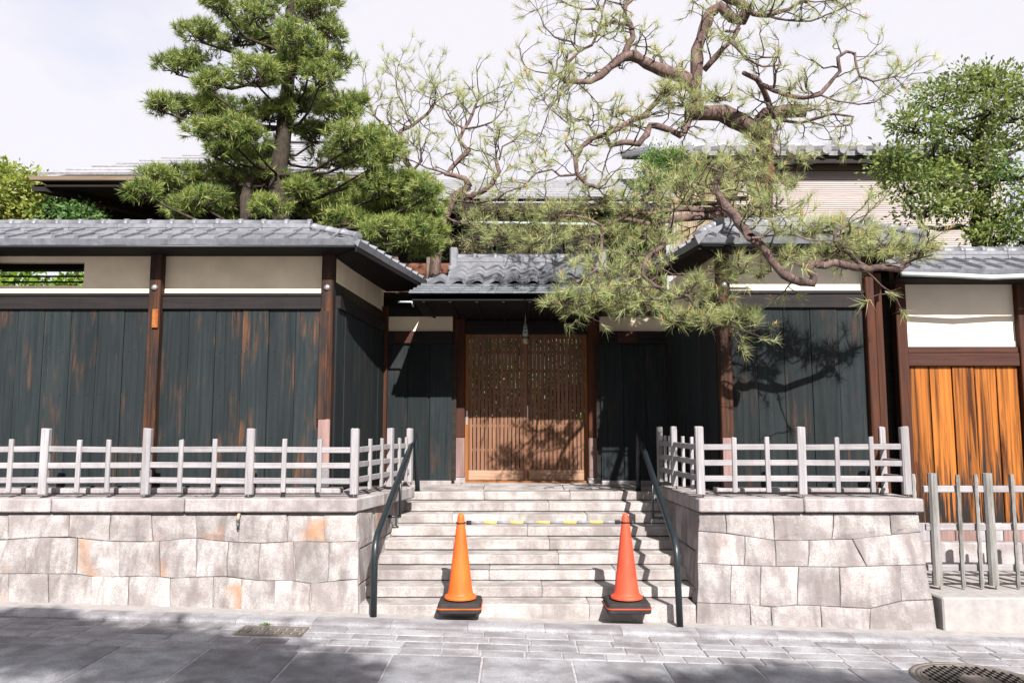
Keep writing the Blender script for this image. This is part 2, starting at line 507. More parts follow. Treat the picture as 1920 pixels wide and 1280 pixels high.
    def prism(self, outer, nrm, depth, ch=0.008, proud=0.0, bulge=0.006):
        """a stone: polygon (3D points, counter-clockwise seen from along nrm) with chamfered front"""
        nrm = V(nrm)
        outer = [V(p) for p in outer]
        k = len(outer)
        c = sum(outer, V()) / k
        fr = []
        for p in outer:
            d = c - p
            fr.append(p + d * min(ch * 1.5 / max(d.length, 1e-6), 0.4) + nrm * (proud + U(-0.002, 0.002)))
        mid = [p + nrm * (proud - ch * 0.8) for p in outer]
        bk = [p - nrm * depth for p in outer]
        mids = [p + (c - p) * 0.45 + nrm * (proud + bulge * U(0.5, 1.3)) for p in outer]
        mids = [m_ if False else q for m_, q in zip(mids, [f_ + (c + nrm * proud - f_) * 0.42 + nrm * bulge * U(0.4, 1.3) for f_ in fr])]
        vs = fr + mid + bk + mids + [c + nrm * (proud + bulge)]
        fs = []
        for i in range(k):
            j = (i + 1) % k
            fs.append((k + i, k + j, j, i))
            fs.append((2 * k + i, 2 * k + j, k + j, k + i))
            fs.append((i, j, 3 * k + j, 3 * k + i))
            fs.append((3 * k + i, 3 * k + j, 4 * k))
        return self.add(vs, fs)
    def build(self, name, mat, parent=None, kind=None):
        off = wloc(parent) if parent else V((0, 0, 0))
        me = bpy.data.meshes.new(name)
        me.from_pydata([(p[0] - off.x, p[1] - off.y, p[2] - off.z) for p in self.v], [], self.f)
        if any(self.sm):
            me.polygons.foreach_set('use_smooth', self.sm)
        me.materials.append(M[mat])
        me.update()
        o = bpy.data.objects.new(name, me)
        COL.objects.link(o)
        if parent:
            o.parent = parent
        if kind:
            o['kind'] = kind
        return o

def place(name, me, mw, parent):
    """link an object sharing mesh data, at world matrix mw under parent"""
    o = bpy.data.objects.new(name, me)
    COL.objects.link(o)
    if parent:
        o.parent = parent
        mw = Matrix.Translation(-wloc(parent)) @ mw
    o.matrix_local = mw
    return o

def tri_mesh(name, P, mat, parent=None, kind=None, nv=3):
    """P: (n*nv,3) float array of separate triangles/quads in world coordinates"""
    P = np.asarray(P, dtype=np.float64)
    off = wloc(parent) if parent else V((0, 0, 0))
    P = P - np.array(off)
    n = len(P) // nv
    me = bpy.data.meshes.new(name)
    me.vertices.add(n * nv)
    me.vertices.foreach_set('co', P.astype(np.float32).ravel())
    me.loops.add(n * nv)
    me.loops.foreach_set('vertex_index', np.arange(n * nv, dtype=np.int32))
    me.polygons.add(n)
    me.polygons.foreach_set('loop_start', np.arange(0, n * nv, nv, dtype=np.int32))
    me.polygons.foreach_set('loop_total', np.full(n, nv, dtype=np.int32))
    me.update(calc_edges=True)
    me.validate()
    me.materials.append(M[mat])
    o = bpy.data.objects.new(name, me)
    COL.objects.link(o)
    if parent:
        o.parent = parent
    if kind:
        o['kind'] = kind
    return o

X_, Y_, Z_ = V((1, 0, 0)), V((0, 1, 0)), V((0, 0, 1))

# ------------------------------------------------------------------ ground, road, kerb
def zr(x):
    return 0.01 - 0.029 * x

g = MB().add([(-400, -400, -1.3), (400, -400, -1.3), (400, 600, -1.3), (-400, 600, -1.3)], [(0, 1, 2, 3)]).build('ground', 'earth')
g['kind'] = 'structure'
road = MB().add([(-30, -9, zr(-30) - .006), (30, -9, zr(30) - .006), (30, 6.62, zr(30) - .006), (-30, 6.62, zr(-30) - .006)], [(0, 1, 2, 3)]).build('road', 'joint')
road['kind'] = 'structure'

def slab(x0, x1, y0, y1, mat, name, parent, gap=0.005, h=0.05, ch=0.006, rise=0.0, skew=0.0):
    x0 += gap; x1 -= gap; y0 += gap; y1 -= gap
    dz = U(-0.002, 0.003) + rise
    j = lambda: U(-0.004, 0.004)
    cs = [(x0, y0), (x1, y0), (x1, y1), (x0, y1)]
    cs = [(x + j() + skew * 0, y + j()) for x, y in cs]
    b = [(x, y, zr(x) - h) for x, y in cs]
    t = [(x, y, zr(x) + dz + U(-.001, .001)) for x, y in cs]
    return MB().hexa(b + t, ch).build(name, mat, parent)

MANHOLE = at(1838, 1257, 5.33); MANHOLE.z = zr(MANHOLE.x)
MR = 0.385
GX0, GX1, GY0, GY1 = -2.005, -1.52, 5.93, 6.19
# four rows of small setts below the kerb
row_y = [5.56, 5.725, 5.89, 6.055, 6.225]
for r in range(4):
    x = -5.4 + (r % 2) * 0.16
    while x < 5.4:
        w = U(0.24, 0.36)
        xa, xb = x, x + w
        ya, yb = row_y[r], row_y[r + 1]
        hit = not (xb < GX0 or xa > GX1 or yb <= GY0 + .02 or ya >= GY1)
        if hit:
            if xa < GX0 - 0.05:
                slab(xa, GX0 - 0.004, ya, yb, 'paver', 'paving_stone', road)
            if xb > GX1 + 0.05:
                slab(GX1 + 0.004, xb, ya, yb, 'paver', 'paving_stone', road)
        else:
            slab(xa, xb, ya, yb, 'paver', 'paving_stone', road)
        x += w
# large slabs in the roadway
jx = [-4.62, -3.99, -3.24, -2.62, -2.04, -1.43, -0.80, -0.20, 0.395, 1.005, 1.62, 2.24, 2.86, 3.48, 4.1, 4.72]
for a, b_ in zip(jx, jx[1:]):
    slab(a, b_, 4.62, 5.56, 'slab', 'paving_slab', road, gap=0.006)
for i, (a, b_) in enumerate(zip(jx, jx[1:])):
    slab(a + 0.3, b_ + 0.3, 3.7, 4.62, 'slab', 'paving_slab', road, gap=0.006)
rest = MB()
for r in range(7):
    for i in range(-8, 9):
        x0 = i * 0.9 + (r % 2) * .45
        rest.hexa([(x0 + .006, 3.69 - r * .9 - .89, zr(x0) - .05), (x0 + .89, 3.69 - r * .9 - .89, zr(x0 + .89) - .05), (x0 + .89, 3.69 - r * .9, zr(x0 + .89) - .05), (x0 + .006, 3.69 - r * .9, zr(x0) - .05),
                   (x0 + .006, 3.69 - r * .9 - .89, zr(x0)), (x0 + .89, 3.69 - r * .9 - .89, zr(x0 + .89)), (x0 + .89, 3.69 - r * .9, zr(x0 + .89)), (x0 + .006, 3.69 - r * .9, zr(x0))])
o = rest.build('paving_slab', 'slab', road); o['kind'] = 'stuff'

kerb = MB().add([(-12, 6.4, zr(-12) + .020), (12, 6.4, zr(12) + .020), (12, 6.75, zr(12) + .020), (-12, 6.75, zr(-12) + .020)], [(0, 1, 2, 3)]).build('kerb', 'concrete')
kerb['kind'] = 'structure'
x = -5.6
while x < 5.6:
    x1 = x + 0.585
    prof = [(6.228, -.05), (6.228, .010), (6.240, .024), (6.262, .030), (6.40, .034), (6.405, -.05)]
    vs, n = [], len(prof)
    for xx in (x + .0012, x1 - .0012):
        vs += [(xx, y, zr(xx) + z) for y, z in prof]
    fs = [(i, i + 1, n + i + 1, n + i) for i in range(n - 1)] + [tuple(range(n)), tuple(range(2 * n - 1, n - 1, -1))]
    MB().add(vs, [tuple(reversed(f)) for f in fs]).build('kerb_stone', 'kerb', kerb)
    x = x1

# raised ground behind the walls
gg = MB()
gg.box(-60, -1.40, 7.2, 60, -1.2, 0.88)
gg.box(-1.40, 1.66, 9.62, 60, -1.2, 0.83)
gg.box(1.66, 3.36, 7.2, 60, -1.2, 0.88)
gg.box(3.36, 60, 8.3, 60, -1.2, 0.80)
gg.build('garden_ground', 'earth')['kind'] = 'structure'

# ------------------------------------------------------------------ stone retaining walls
BA = math.atan2(0.24, 0.79)
WN = V((0, -cos(BA), sin(BA)))
WP = V((0, 6.62, 0.05))
def wall_face(parent, rows, joints, mat, xlim):
    """rows: boundary polylines (photo px) from top down, joints: per-row list of px or (px_top, px_bottom)"""
    for r in range(len(rows) - 1):
        top, bot = rows[r], rows[r + 1]
        js = joints[r]
        js = [j if isinstance(j, tuple) else (j + random.choice((-3, -2, 2, 3)), j) for j in js]
        for (ta, ba), (tb, bb) in zip(js, js[1:]):
            gp = 0.42
            tm, bm = (ta + tb) / 2 + U(-6, 6), (ba + bb) / 2 + U(-6, 6)
            pts = [(ba + gp, interp(bot, ba) - gp), (bm, interp(bot, bm) - gp), (bb - gp, interp(bot, bb) - gp),
                   (tb - gp, interp(top, tb) + gp), (tm, interp(top, tm) + gp), (ta + gp, interp(top, ta) + gp)]
            pts.insert(3, ((bb + tb) / 2 - gp + U(-2, 1), (pts[2][1] + pts[3][1]) / 2))
            pts.append(((ba + ta) / 2 + gp + U(-1, 2), (pts[0][1] + pts[-1][1]) / 2))
            P3 = [on_plane(px, py, WP, WN) for px, py in pts]
            MB().prism(P3, WN, 0.10, ch=0.004, proud=U(-0.003, 0.008), bulge=U(0.004, 0.014)).build('stone', mat, parent)

lw = thing('stone_retaining_wall', (-3.0, 6.8, zr(-3)), 'long battered granite wall with rusty orange stains left of the steps', 'stone wall')
rowsL = [[(-200, 964), (700, 964)],
         [(-200, 1010), (0, 1012), (51, 1008), (129, 1006), (203, 1014), (281, 1016), (336, 1010), (369, 1008), (410, 1014), (484, 1018), (558, 1014), (625, 1016), (674, 1014)],
         [(-200, 1074), (0, 1075), (140, 1075), (180, 1081), (222, 1081), (285, 1079), (324, 1084), (367, 1081), (426, 1080), (484, 1088), (547, 1088), (586, 1094), (640, 1087), (680, 1085)],
         [(-200, 1150), (130, 1150), (330, 1154), (560, 1158), (680, 1160)]]
jl = [[-160, -70, 14, 129, 205, 287, 369, 447, 540, 609, 668],
      [-150, -50, 47, 143, 223, 301, 367, 426, 486, 553, 615, 671],
      [-170, -80, 14, 92, 170, 239, 322, 398, 451, 514, 580, 674]]
wall_face(lw, rowsL, jl, 'wallstone', None)
rw = thing('stone_retaining_wall', (2.5, 6.8, zr(2.5)), 'short grey granite wall block right of the steps with one slanting joint', 'stone wall')
rowsR = [[(1280, 962), (1730, 962)],
         [(1309, 995), (1362, 999), (1452, 1012), (1499, 1013), (1553, 1011), (1612, 1010), (1671, 1002), (1735, 996)],
         [(1307, 1055), (1370, 1059), (1452, 1061), (1522, 1062), (1573, 1063), (1625, 1061), (1690, 1059), (1745, 1058)],
         [(1307, 1129), (1370, 1131), (1409, 1133), (1448, 1138), (1499, 1133), (1541, 1135), (1628, 1141), (1690, 1126), (1760, 1123)],
         [(1300, 1186), (1770, 1192)]]
jr = [[(1310, 1309), 1362, 1452, 1560, 1671, (1722, 1728)],
      [(1309, 1308), 1395, 1455, 1515, (1598, 1625), (1728, 1736)],
      [(1308, 1307), 1370, 1425, 1495, 1575, 1690, (1736, 1749)],
      [(1307, 1306), 1409, 1448, 1541, 1630, (1750, 1758)]]
wall_face(rw, rowsR, jr, 'wallstone_r', None)
# cores (mortar showing in the joints) and the side faces along the stairs
MB().hexa([(-8, 6.527, -.3), (-1.25, 6.527, -.3), (-1.25, 7.4, -.3), (-8, 7.4, -.3), (-8, 6.874, .835), (-1.325, 6.874, .835), (-1.36, 7.4, .835), (-8, 7.4, .835)]).build('mortar_core', 'mortar', lw)
MB().hexa([(1.505, 6.527, -.3), (3.40, 6.527, -.3), (3.40, 7.4, -.3), (1.56, 7.4, -.3), (1.592, 6.874, .835), (3.40, 6.874, .835), (3.37, 7.4, .835), (1.64, 7.4, .835)]).build('mortar_core', 'mortar', rw)

def side_face(parent, base_front, top_front, base_back, top_back, sgn, mat):
    """stones of the wall's return along the stairs; front edge battered"""
    A, B, C_, D = V(base_front), V(base_back), V(top_back), V(top_front)
    rows = [0, 0.30, 0.63, 1.0]
    for r in range(3):
        js = [[0, .2, .42, .66, 1.0], [0, .3, .55, .8, 1.0], [0, .24, .48, .74, 1.0]][r]
        for a, b in zip(js, js[1:]):
            g_ = 0.004
            def q(s, t):
                return A * (1 - s) * (1 - t) + B * s * (1 - t) + C_ * s * t + D * (1 - s) * t
            pts = [q(a + g_, rows[r] + g_), q(b - g_, rows[r] + g_), q(b - g_, rows[r + 1] - g_), q(a + g_, rows[r + 1] - g_)]
            if sgn < 0:
                pts.reverse()
            MB().prism(pts, V((sgn, 0, 0)), 0.09, ch=0.012, proud=U(-.004, .008), bulge=.008).build('stone', mat, parent)
side_face(lw, (-1.227, 6.63, 0.02), (-1.310, 6.862, .835), (-1.13, 8.62, 0.02), (-1.07, 8.62, .835), 1, 'wallstone')
side_face(rw, (1.490, 6.63, -0.05), (1.577, 6.862, .835), (1.56, 8.62, 0.0), (1.53, 8.62, .835), -1, 'wallstone_r')
MB().hexa([(-1.9, 7.4, -.2), (-1.25, 7.4, -.2), (-1.18, 9.4, -.2), (-1.9, 9.4, -.2), (-1.9, 7.4, .835), (-1.33, 7.4, .835), (-1.12, 9.4, .835), (-1.9, 9.4, .835)]).build('mortar_core', 'mortar', lw)
MB().hexa([(1.60, 7.4, -.2), (2.2, 7.4, -.2), (2.2, 9.4, -.2), (1.60, 9.4, -.2), (1.62, 7.4, .835), (2.2, 7.4, .835), (2.2, 9.4, .835), (1.60, 9.4, .835)]).build('mortar_core', 'mortar', rw)

def capstone(parent, cs, z0=.838, z1=.950):
    MB().hexa([(x, y, z0) for x, y in cs] + [(x, y, z1 + U(-.001, .001)) for x, y in cs], .010).build('cap_stone', 'capstone', parent)
# front caps
xs = [-6.2, -5.0, -3.87, -2.75, -1.305]
for a, b in zip(xs, xs[1:]):
    e = 0.0 if b > -2 else .003
    capstone(lw, [(a + .003, 6.80), (b - e, 6.80), (b - e + (0.13 if b > -2 else 0), 7.38), (a + .003, 7.38)])
capstone(lw, [(-1.62, 7.384), (-1.172, 7.384), (-0.985, 8.22), (-1.62, 8.22)])
for a, b in ((1.57, 2.45), (2.45, 3.455)):
    e0 = 0 if a < 2 else .003
    capstone(rw, [(a + e0, 6.80), (b - (.003 if b < 3 else 0), 6.80), (b - (.003 if b < 3 else 0), 7.38), (a + e0 - (0.025 if a < 2 else 0), 7.38)])
capstone(rw, [(1.545, 7.384), (2.0, 7.384), (2.0, 8.36), (1.505, 8.36)])
# ledge stones under the timber walls
for a, b in ((-6.2, -4.96), (-4.96, -3.34), (-3.34, -1.55)):
    MB().box(a + .003, b - .003, 7.30, 7.46, .952, 1.0, .008).build('ledge_stone', 'capstone', lw)
MB().box(1.85, 2.6, 7.30, 7.46, .952, 1.0, .008).build('ledge_stone', 'capstone', rw)
MB().box(2.603, 3.40, 7.30, 7.46, .952, 1.0, .008).build('ledge_stone', 'capstone', rw)

tp = thing('outlet_pipe', at(447, 975, 6.78), 'small bent metal pipe poking out under the cap of the stained wall', 'pipe')
p0 = at(450, 962, 6.86); p1 = at(447, 966, 6.79); p2 = at(446, 974, 6.775)
MB().tube([p0, p1, p2], [.014, .014, .013], 10).build('elbow', 'tan_plastic', tp)
MB().lathe(p2 + V((0, 0, -.072)), [(0.0, 0), (.007, .0), (.008, .02), (.013, .024), (.013, .034), (.010, .037), (.011, .055), (.014, .058), (.012, .075)], 12).build('nozzle', 'copper', tp)

# ------------------------------------------------------------------ stairs
st = thing('stone_stairs', (0.12, 6.6, 0), 'nine broad pale granite steps rising between the stone walls to the gate', 'stairs')
splits = [[-1.234, -.30, .62, 1.478], [-1.30, .25, 1.60], [-1.30, -.2, .9, 1.60], [-1.30, .42, 1.60], [-1.30, -.55, .35, 1.60], [-1.30, .15, 1.60],
          [-1.30, -.6, .75, 1.60], [-1.25, .38, 1.60], [-1.25, -.3, .62, 1.60]]
for k in range(9):
    yn = 6.60 + .256 * k
    zt = .13 + .0913 * k
    zb = (-.12 if k == 0 else zt - .0913 + .006)
    yb = yn + .256 + .05 if k < 8 else yn + .30
    s = splits[k]
    for a, b in zip(s, s[1:]):
        jz = U(-.004, .004)
        MB().hexa([(a + .0006, yn + U(0, .006), zb), (b - .0006, yn + U(0, .006), zb), (b - .0006, yb, zb), (a + .0006, yb, zb),
                   (a + .0006, yn, zt + jz), (b - .0006, yn + U(0, .006), zt + jz), (b - .0006, yb, zt + jz), (a + .0006, yb, zt + jz)], .007).build('step_stone', 'stepstone', st)
# landing slabs
for a, b in ((-1.25, -.32), (-.32, .58), (.58, 1.60)):
    MB().hexa([(a + .003, 8.954, .70), (b - .003, 8.954, .70), (b - .003, 9.46, .70), (a + .003, 9.46, .70), (a + .003, 8.954, .862), (b - .003, 8.954, .862), (b - .003, 9.46, .885), (a + .003, 9.46, .885)], .006).build('landing_slab', 'stepstone', st)
for a, b in ((-1.62, -.6), (-.6, .9), (.9, 1.95)):
    MB().hexa([(a + .003, 9.463, .6), (b - .003, 9.463, .6), (b - .003, 10.1, .6), (a + .003, 10.1, .6), (a + .003, 9.463, .886), (b - .003, 9.463, .886), (b - .003, 10.1, .895), (a + .003, 10.1, .895)], .006).build('landing_slab', 'stepstone', st)
MB().box(-1.28, 1.62, 6.9, 9.4, -.3, .08).build('mortar_core', 'mortar', st)

# ------------------------------------------------------------------ handrails
def handrail(side, label):
    if side < 0:
        b0, b1, t1, t0 = at(700, 1160, 6.50), at(703, 1014, 6.50), at(779, 812, 8.72), at(783, 921, 8.72)
        xs_ = -1
    else:
        b0, b1, t1, t0 = at(1275, 1178, 6.46), at(1268, 1022, 6.46), at(1197, 812, 8.72), at(1197, 921, 8.72)
        xs_ = 1
    t0.z = .855
    b0.z = zr(b0.x) + .02
    h = thing('handrail', b0, label, 'handrail', 'handrails beside the steps')
    r = .027
    def bend(a, c, b, n=5, d=.07):
        pa, pb = c + (a - c).normalized() * d, c + (b - c).normalized() * d
        return [pa.lerp(c, t).lerp(c.lerp(pb, t), t) for t in [i / n for i in range(n + 1)]]
    pts = [b0] + bend(b0, b1, t1, d=.12) + bend(b1, t1, t0) + [t0]
    MB().tube(pts, r, 12).build('rail_tube', 'iron', h)
    # middle support: short upright and a bracket fixed to the wall
    m = b1.lerp(t1, .56)
    ft = V((m.x, m.y, .13 + .0913 * int((m.y - 6.6) / .256)))
    mt = V((m.x, m.y, m.z - .42))
    MB().tube([m, mt], .012, 8).build('support', 'iron', h)
    MB().tube([mt + V((0, 0, .01)), mt + V((xs_ * .14, -.02, .012))], .012, 8).build('bracket', 'iron', h)
    MB().lathe(t0, [(.045, 0), (.045, .008), (.028, .012)], 14).build('base_flange', 'iron', h)
handrail(-1, 'black iron handrail on the left side of the steps')
handrail(1, 'black iron handrail on the right side of the steps')

# ------------------------------------------------------------------ cones and bar
def cone(px, label, mat, Yc, dz):
    c = at(px, 1133, Yc)
    c.z = .135
    t = thing('traffic_cone', c, label, 'traffic cone', 'traffic cones on the lowest step')
    prof = [(.128, .030), (.128, .042), (.122, .052), (.104, .058), (.100, .075), (.092, .12), (.030, .640), (.027, .665), (.022, .682), (.012, .692), (0, .694)]
    MB().lathe(c + V((0, 0, .03)), prof, 28).build('cone_body', mat, t)
    def rsq(hw, r, z):
        out = []
        for qx, qy, a0 in ((1, 1, 0), (-1, 1, 90), (-1, -1, 180), (1, -1, 270)):
            for i in range(5):
                a = radians(a0 + 22.5 * i)
                out.append(c + V((qx * (hw - r) + r * cos(a), qy * (hw - r) + r * sin(a), z)))
        return out
    def stack(levels, name, m_):
        vs, fs = [], []
        for hw, r, z in levels:
            vs += rsq(hw, r, z)
        n = 20
        for i in range(len(levels) - 1):
            for k in range(n):
                fs.append((i * n + k, i * n + (k + 1) % n, (i + 1) * n + (k + 1) % n, (i + 1) * n + k))
        fs.append(tuple(range((len(levels) - 1) * n, len(levels) * n)))
        fs.append(tuple(range(n - 1, -1, -1)))
        MB().add(vs, fs).build(name, m_, t)
    stack([(.166, .03, -.030), (.172, .035, -.024), (.172, .035, .003)], 'rubber_weight', 'rubber')
    stack([(.176, .036, .0035), (.176, .036, .012)], 'base_flange', mat)
    stack([(.172, .034, .0125), (.166, .034, .040), (.160, .03, .047)], 'rubber_collar', 'rubber')
    return t, c
c1t, c1 = cone(863, 'orange traffic cone standing left on the lowest step', 'cone_orange', 6.56, 0)
c2t, c2 = cone(1175, 'reddish traffic cone standing right on the lowest step', 'cone_red', 6.56, 0)
bz = c1.z + .03 + .618
ba = V((c1.x, c1.y, bz)); bb = V((c2.x, c2.y, bz + .005))
br = thing('cone_bar', ba.lerp(bb, .5), 'yellow and grey striped bar hung between the two cones', 'barrier bar')
nb = 11
dirb = (bb - ba).normalized()
s0, s1 = ba + dirb * .075, bb - dirb * .075
for i in range(nb):
    q0, q1 = s0.lerp(s1, i / nb), s0.lerp(s1, (i + 1) / nb)
    MB().tube([q0, q1], .0125 if i % 2 else .0123, 12).build('band', 'yellow' if i % 2 else 'greyband', br)
for e, d in ((s0, -dirb), (s1, dirb)):
    MB().tube([e - d * .01, e + d * .03], .0165, 12).build('end_cap', 'rubber', br)
for c_ in (ba, bb):
    ringp = [c_ + V((.038 * cos(a), .038 * sin(a), 0)) for a in [2 * pi * i / 18 for i in range(19)]]
    MB().tube(ringp, .0055, 6, caps=False).build('hook_ring', 'rubber', br)

# ------------------------------------------------------------------ drain grate, manhole cover
gc = V(((GX0 + GX1) / 2, (GY0 + GY1) / 2, zr(-1.76)))
dg_ = thing('drain_grate', gc, 'slanting iron drain cover with two rows of slots by the kerb', 'drain grate')
def zg(x): return zr(x) + .004
MB().hexa([(GX0, GY0, zg(GX0) - .03), (GX1, GY0, zg(GX1) - .03), (GX1, GY1, zg(GX1) - .03), (GX0, GY1, zg(GX0) - .03)] +
          [(GX0, GY0, zg(GX0) - .022), (GX1, GY0, zg(GX1) - .022), (GX1, GY1, zg(GX1) - .022), (GX0, GY1, zg(GX0) - .022)]).build('pit', 'hole', dg_)
m_ = MB()
def gbar(x0, x1, y0, y1):
    m_.hexa([(x0, y0, zg(x0) - .02), (x1, y0, zg(x1) - .02), (x1, y1, zg(x1) - .02), (x0, y1, zg(x0) - .02), (x0, y0, zg(x0)), (x1, y0, zg(x1)), (x1, y1, zg(x1)), (x0, y1, zg(x0))], .002)
ly = [GY0, GY0 + .045, GY0 + .115, GY0 + .145, GY0 + .215, GY1]
gbar(GX0, GX1, ly[0], ly[1]); gbar(GX0, GX1, ly[2], ly[3]); gbar(GX0, GX1, ly[4], ly[5])
w8 = (GX1 - GX0) / 8
for rr in ((ly[1], ly[2]), (ly[3], ly[4])):
    for i in range(9):
        xc = GX0 + i * w8
        gbar(max(GX0, xc - w8 * .34), min(GX1, xc + w8 * .34), rr[0], rr[1])
m_.build('plate', 'castiron', dg_)

mh = thing('manhole_cover', MANHOLE, 'round cast iron manhole cover with raised studs in the paving', 'manhole cover')
tilt = V((.029, 0, 1)).normalized()
MB().lathe(MANHOLE, [(MR + .03, -.03), (MR + .03, .006), (MR + .004, .008), (MR, .004), (MR, -.02)], 64, axis=tilt).build('rim', 'castiron', mh)
MB().lathe(MANHOLE, [(MR - .006, -.02), (MR - .006, .004), (MR - .03, .005), (.0, .005)], 64, axis=tilt).build('plate', 'castiron', mh)
def mh_pt(x, y, z): return MANHOLE + V((x, y, -.029 * x + z))
for rad_ in (MR - .045, .10):
    MB().tube([mh_pt(rad_ * cos(a), rad_ * sin(a), .006) for a in [2 * pi * i / 48 for i in range(49)]], .005, 5, caps=False).build('ring', 'castiron', mh)
sd = MB()
nst = 0
for i in range(-9, 10):
    for j in range(-9, 10):
        x, y = i * .036, j * .036
        r_ = sqrt(x * x + y * y)
        if .12 < r_ < MR - .06:
            if (i + j) % 2 == 0:
                c_ = mh_pt(x, y, .009); sd.obox(c_, V((1, 0, -.029)), Y_, Z_, .007, .016, .005, .002)
            else:
                c_ = mh_pt(x, y, .008); sd.obox(c_, V((1, 0, -.029)), Y_, Z_, .005, .005, .004, .0015)
o = sd.build('stud', 'hole', mh); o['kind'] = 'stuff'

# ------------------------------------------------------------------ timber fences on the caps
def plumb_post(m, c, hx, hy, z0, z1, ch=.005):
    m.box(c.x - hx, c.x + hx, c.y - hy, c.y + hy, z0, z1, ch)

def fence_run(f, A, B, posts, pickets, rails, zb, ztop, zpick, wood='greywood', woodx='greywood_x', hw=.0345, pw=.0195, pins=True, rounds=False):
    """A, B ends (2D); posts / pickets: fractions along A->B; rails: heights"""
    A, B = V((A[0], A[1], 0)), V((B[0], B[1], 0))
    d = (B - A).normalized()
    n = V((d.y, -d.x, 0))
    for t in posts:
        c = A.lerp(B, t)
        lean = U(-.004, .004)
        MB().hexa([c + d * sx * hw + n * sy * hw * .8 + Z_ * (zb + .02) for sx, sy in ((-1, 1), (1, 1), (1, -1), (-1, -1))] +
                  [c + d * (sx * hw + lean) + n * sy * hw * .8 + Z_ * (ztop + U(-.006, .006)) for sx, sy in ((-1, 1), (1, 1), (1, -1), (-1, -1))], .006).build('post', wood, f)
        if pins:
            MB().tube([c + n * .02 + Z_ * (zb - .005), c + n * .02 + Z_ * (zb + .03)], .008, 6).build('pin', 'castiron', f)
    for t in pickets:
        c = A.lerp(B, t) + n * .012
        lean = U(-.006, .006)
        MB().hexa([c + d * sx * pw + n * sy * pw * .7 + Z_ * (zb + .04) for sx, sy in ((-1, 1), (1, 1), (1, -1), (-1, -1))] +
                  [c + d * (sx * pw + lean) + n * sy * pw * .7 + Z_ * (zpick + U(-.008, .008)) for sx, sy in ((-1, 1), (1, 1), (1, -1), (-1, -1))], .004).build('picket', wood, f)
    ts = sorted(posts)
    for z in rails:
        for a, b in zip(ts, ts[1:]):
            pa, pb = A.lerp(B, a) + d * hw * .9, A.lerp(B, b) - d * hw * .9
            pa = pa + Z_ * (z + U(-.006, .006)); pb = pb + Z_ * (z + U(-.006, .006))
            c = (pa + pb) / 2
            dd = (pb - pa)
            MB().obox(c, dd.normalized(), n, Z_, dd.length / 2, .013, .0245, .004).build('rail', woodx, f)

fl = thing('wooden_fence', (-3, 6.93, .95), 'low weathered grey lattice fence on the long left wall', 'fence', 'low lattice fences on the wall tops')
k_ = .004555
fx = lambda px: (px - 960) * k_
posts = [-112, 80, 272, 467, 664]
pk = [-50, 17, 144.5, 201, 337, 400, 531, 598]
A, B = (fx(-300), 6.92), (fx(664), 6.92)
fr = lambda px: (fx(px) - A[0]) / (B[0] - A[0])
RZ = (1.357, 1.222, 1.094)
fence_run(fl, A, B, [0] + [fr(p) for p in posts], [fr(-240), fr(-175)] + [fr(p) for p in pk], RZ, .955, 1.536, 1.442)
A2, B2 = (fx(664), 6.92), (-1.07, 8.42)
fence_run(fl, A2, B2, [.0001, .60, 1.0], [.22, .42, .76, .9], RZ, .955, 1.536, 1.442)
fR = thing('wooden_fence', (2.5, 6.93, .95), 'low weathered grey lattice fence on the right wall block', 'fence', 'low lattice fences on the wall tops')
A, B = (fx(1314), 6.92), (fx(1701), 6.92)
fr = lambda px: (fx(px) - A[0]) / (B[0] - A[0])
RZr = (1.378, 1.245, 1.107)
fence_run(fR, A, B, [0, fr(1505), 1], [fr(1378), fr(1441), fr(1571), fr(1637)], RZr, .955, 1.552, 1.462)
fence_run(fR, A, (1.56, 8.50), [.0001, .60, 1.0], [.2, .4, .74, .87], RZr, .955, 1.552, 1.462)
fence_run(fR, (fx(1701), 6.92), (3.40, 7.40), [.0001, 1.0], [], RZr, .955, 1.552, 1.462)

# ------------------------------------------------------------------ roof tiles
def tile_mesh(name, w, L, prof, th, lip, mat, flat=False):
    """a roof tile: x across, y up the slope, z normal; prof: heights across the width"""
    n = len(prof)
    vs, fs = [], []
    xs = [w * i / (n - 1) for i in range(n)]
    for yy, dz in ((0, 0.0), (L, -.004)):
        vs += [(xs[i], yy, prof[i] + th + dz) for i in range(n)]
    for yy in (0, L):
        vs += [(xs[i], yy, (-lip if yy == 0 else prof[i]) if flat else prof[i] - (lip if yy == 0 else 0.0)) for i in range(n)]
    for i in range(n - 1):
        fs.append((i, i + 1, n + i + 1, n + i))                       # top
        fs.append((2 * n + i, 2 * n + i + 1, i + 1, i))               # front lip
        fs.append((3 * n + i, 3 * n + i + 1, 2 * n + i + 1, 2 * n + i))  # underside
    fs.append((2 * n, 0, n, 3 * n)); fs.append((3 * n - 1, 4 * n - 1, 2 * n - 1, n - 1))
    me = bpy.data.meshes.new(name)
    me.from_pydata(vs, [], fs)
    me.materials.append(M[mat])
    me.update()
    return me

def lay_tiles(parent, A, B, S, n_cols, me, name, rows, rowL, step=.016, cut=None, jit=.003):
    """A,B ends of the eave line, S unit vector up the slope"""
    A, B, S = V(A), V(B), V(S).normalized()
    a = (B - A)
    w = a.length / n_cols
    a.normalize()
    nrm = a.cross(S).normalized()
    if nrm.z < 0: nrm = -nrm
    mx = Matrix((a, S, nrm)).transposed()
    for c in range(n_cols):
        for r in range(rows):
            sl = 1.0
            if cut:
                sl = cut((c + .5) / n_cols, r)
                if sl <= .05: continue
            p = A + a * (w * c) + S * (rowL * r) + nrm * (step * (1 if r else 0) * 0 + .0 + U(0, jit)) 
            m = mx.to_4x4()
            m.translation = p
            m = m @ Matrix.Rotation(radians(-2.2 if rows > 1 else 0), 4, 'X') @ Matrix.Diagonal((1, sl, 1, 1))
            place(name, me, m, parent)

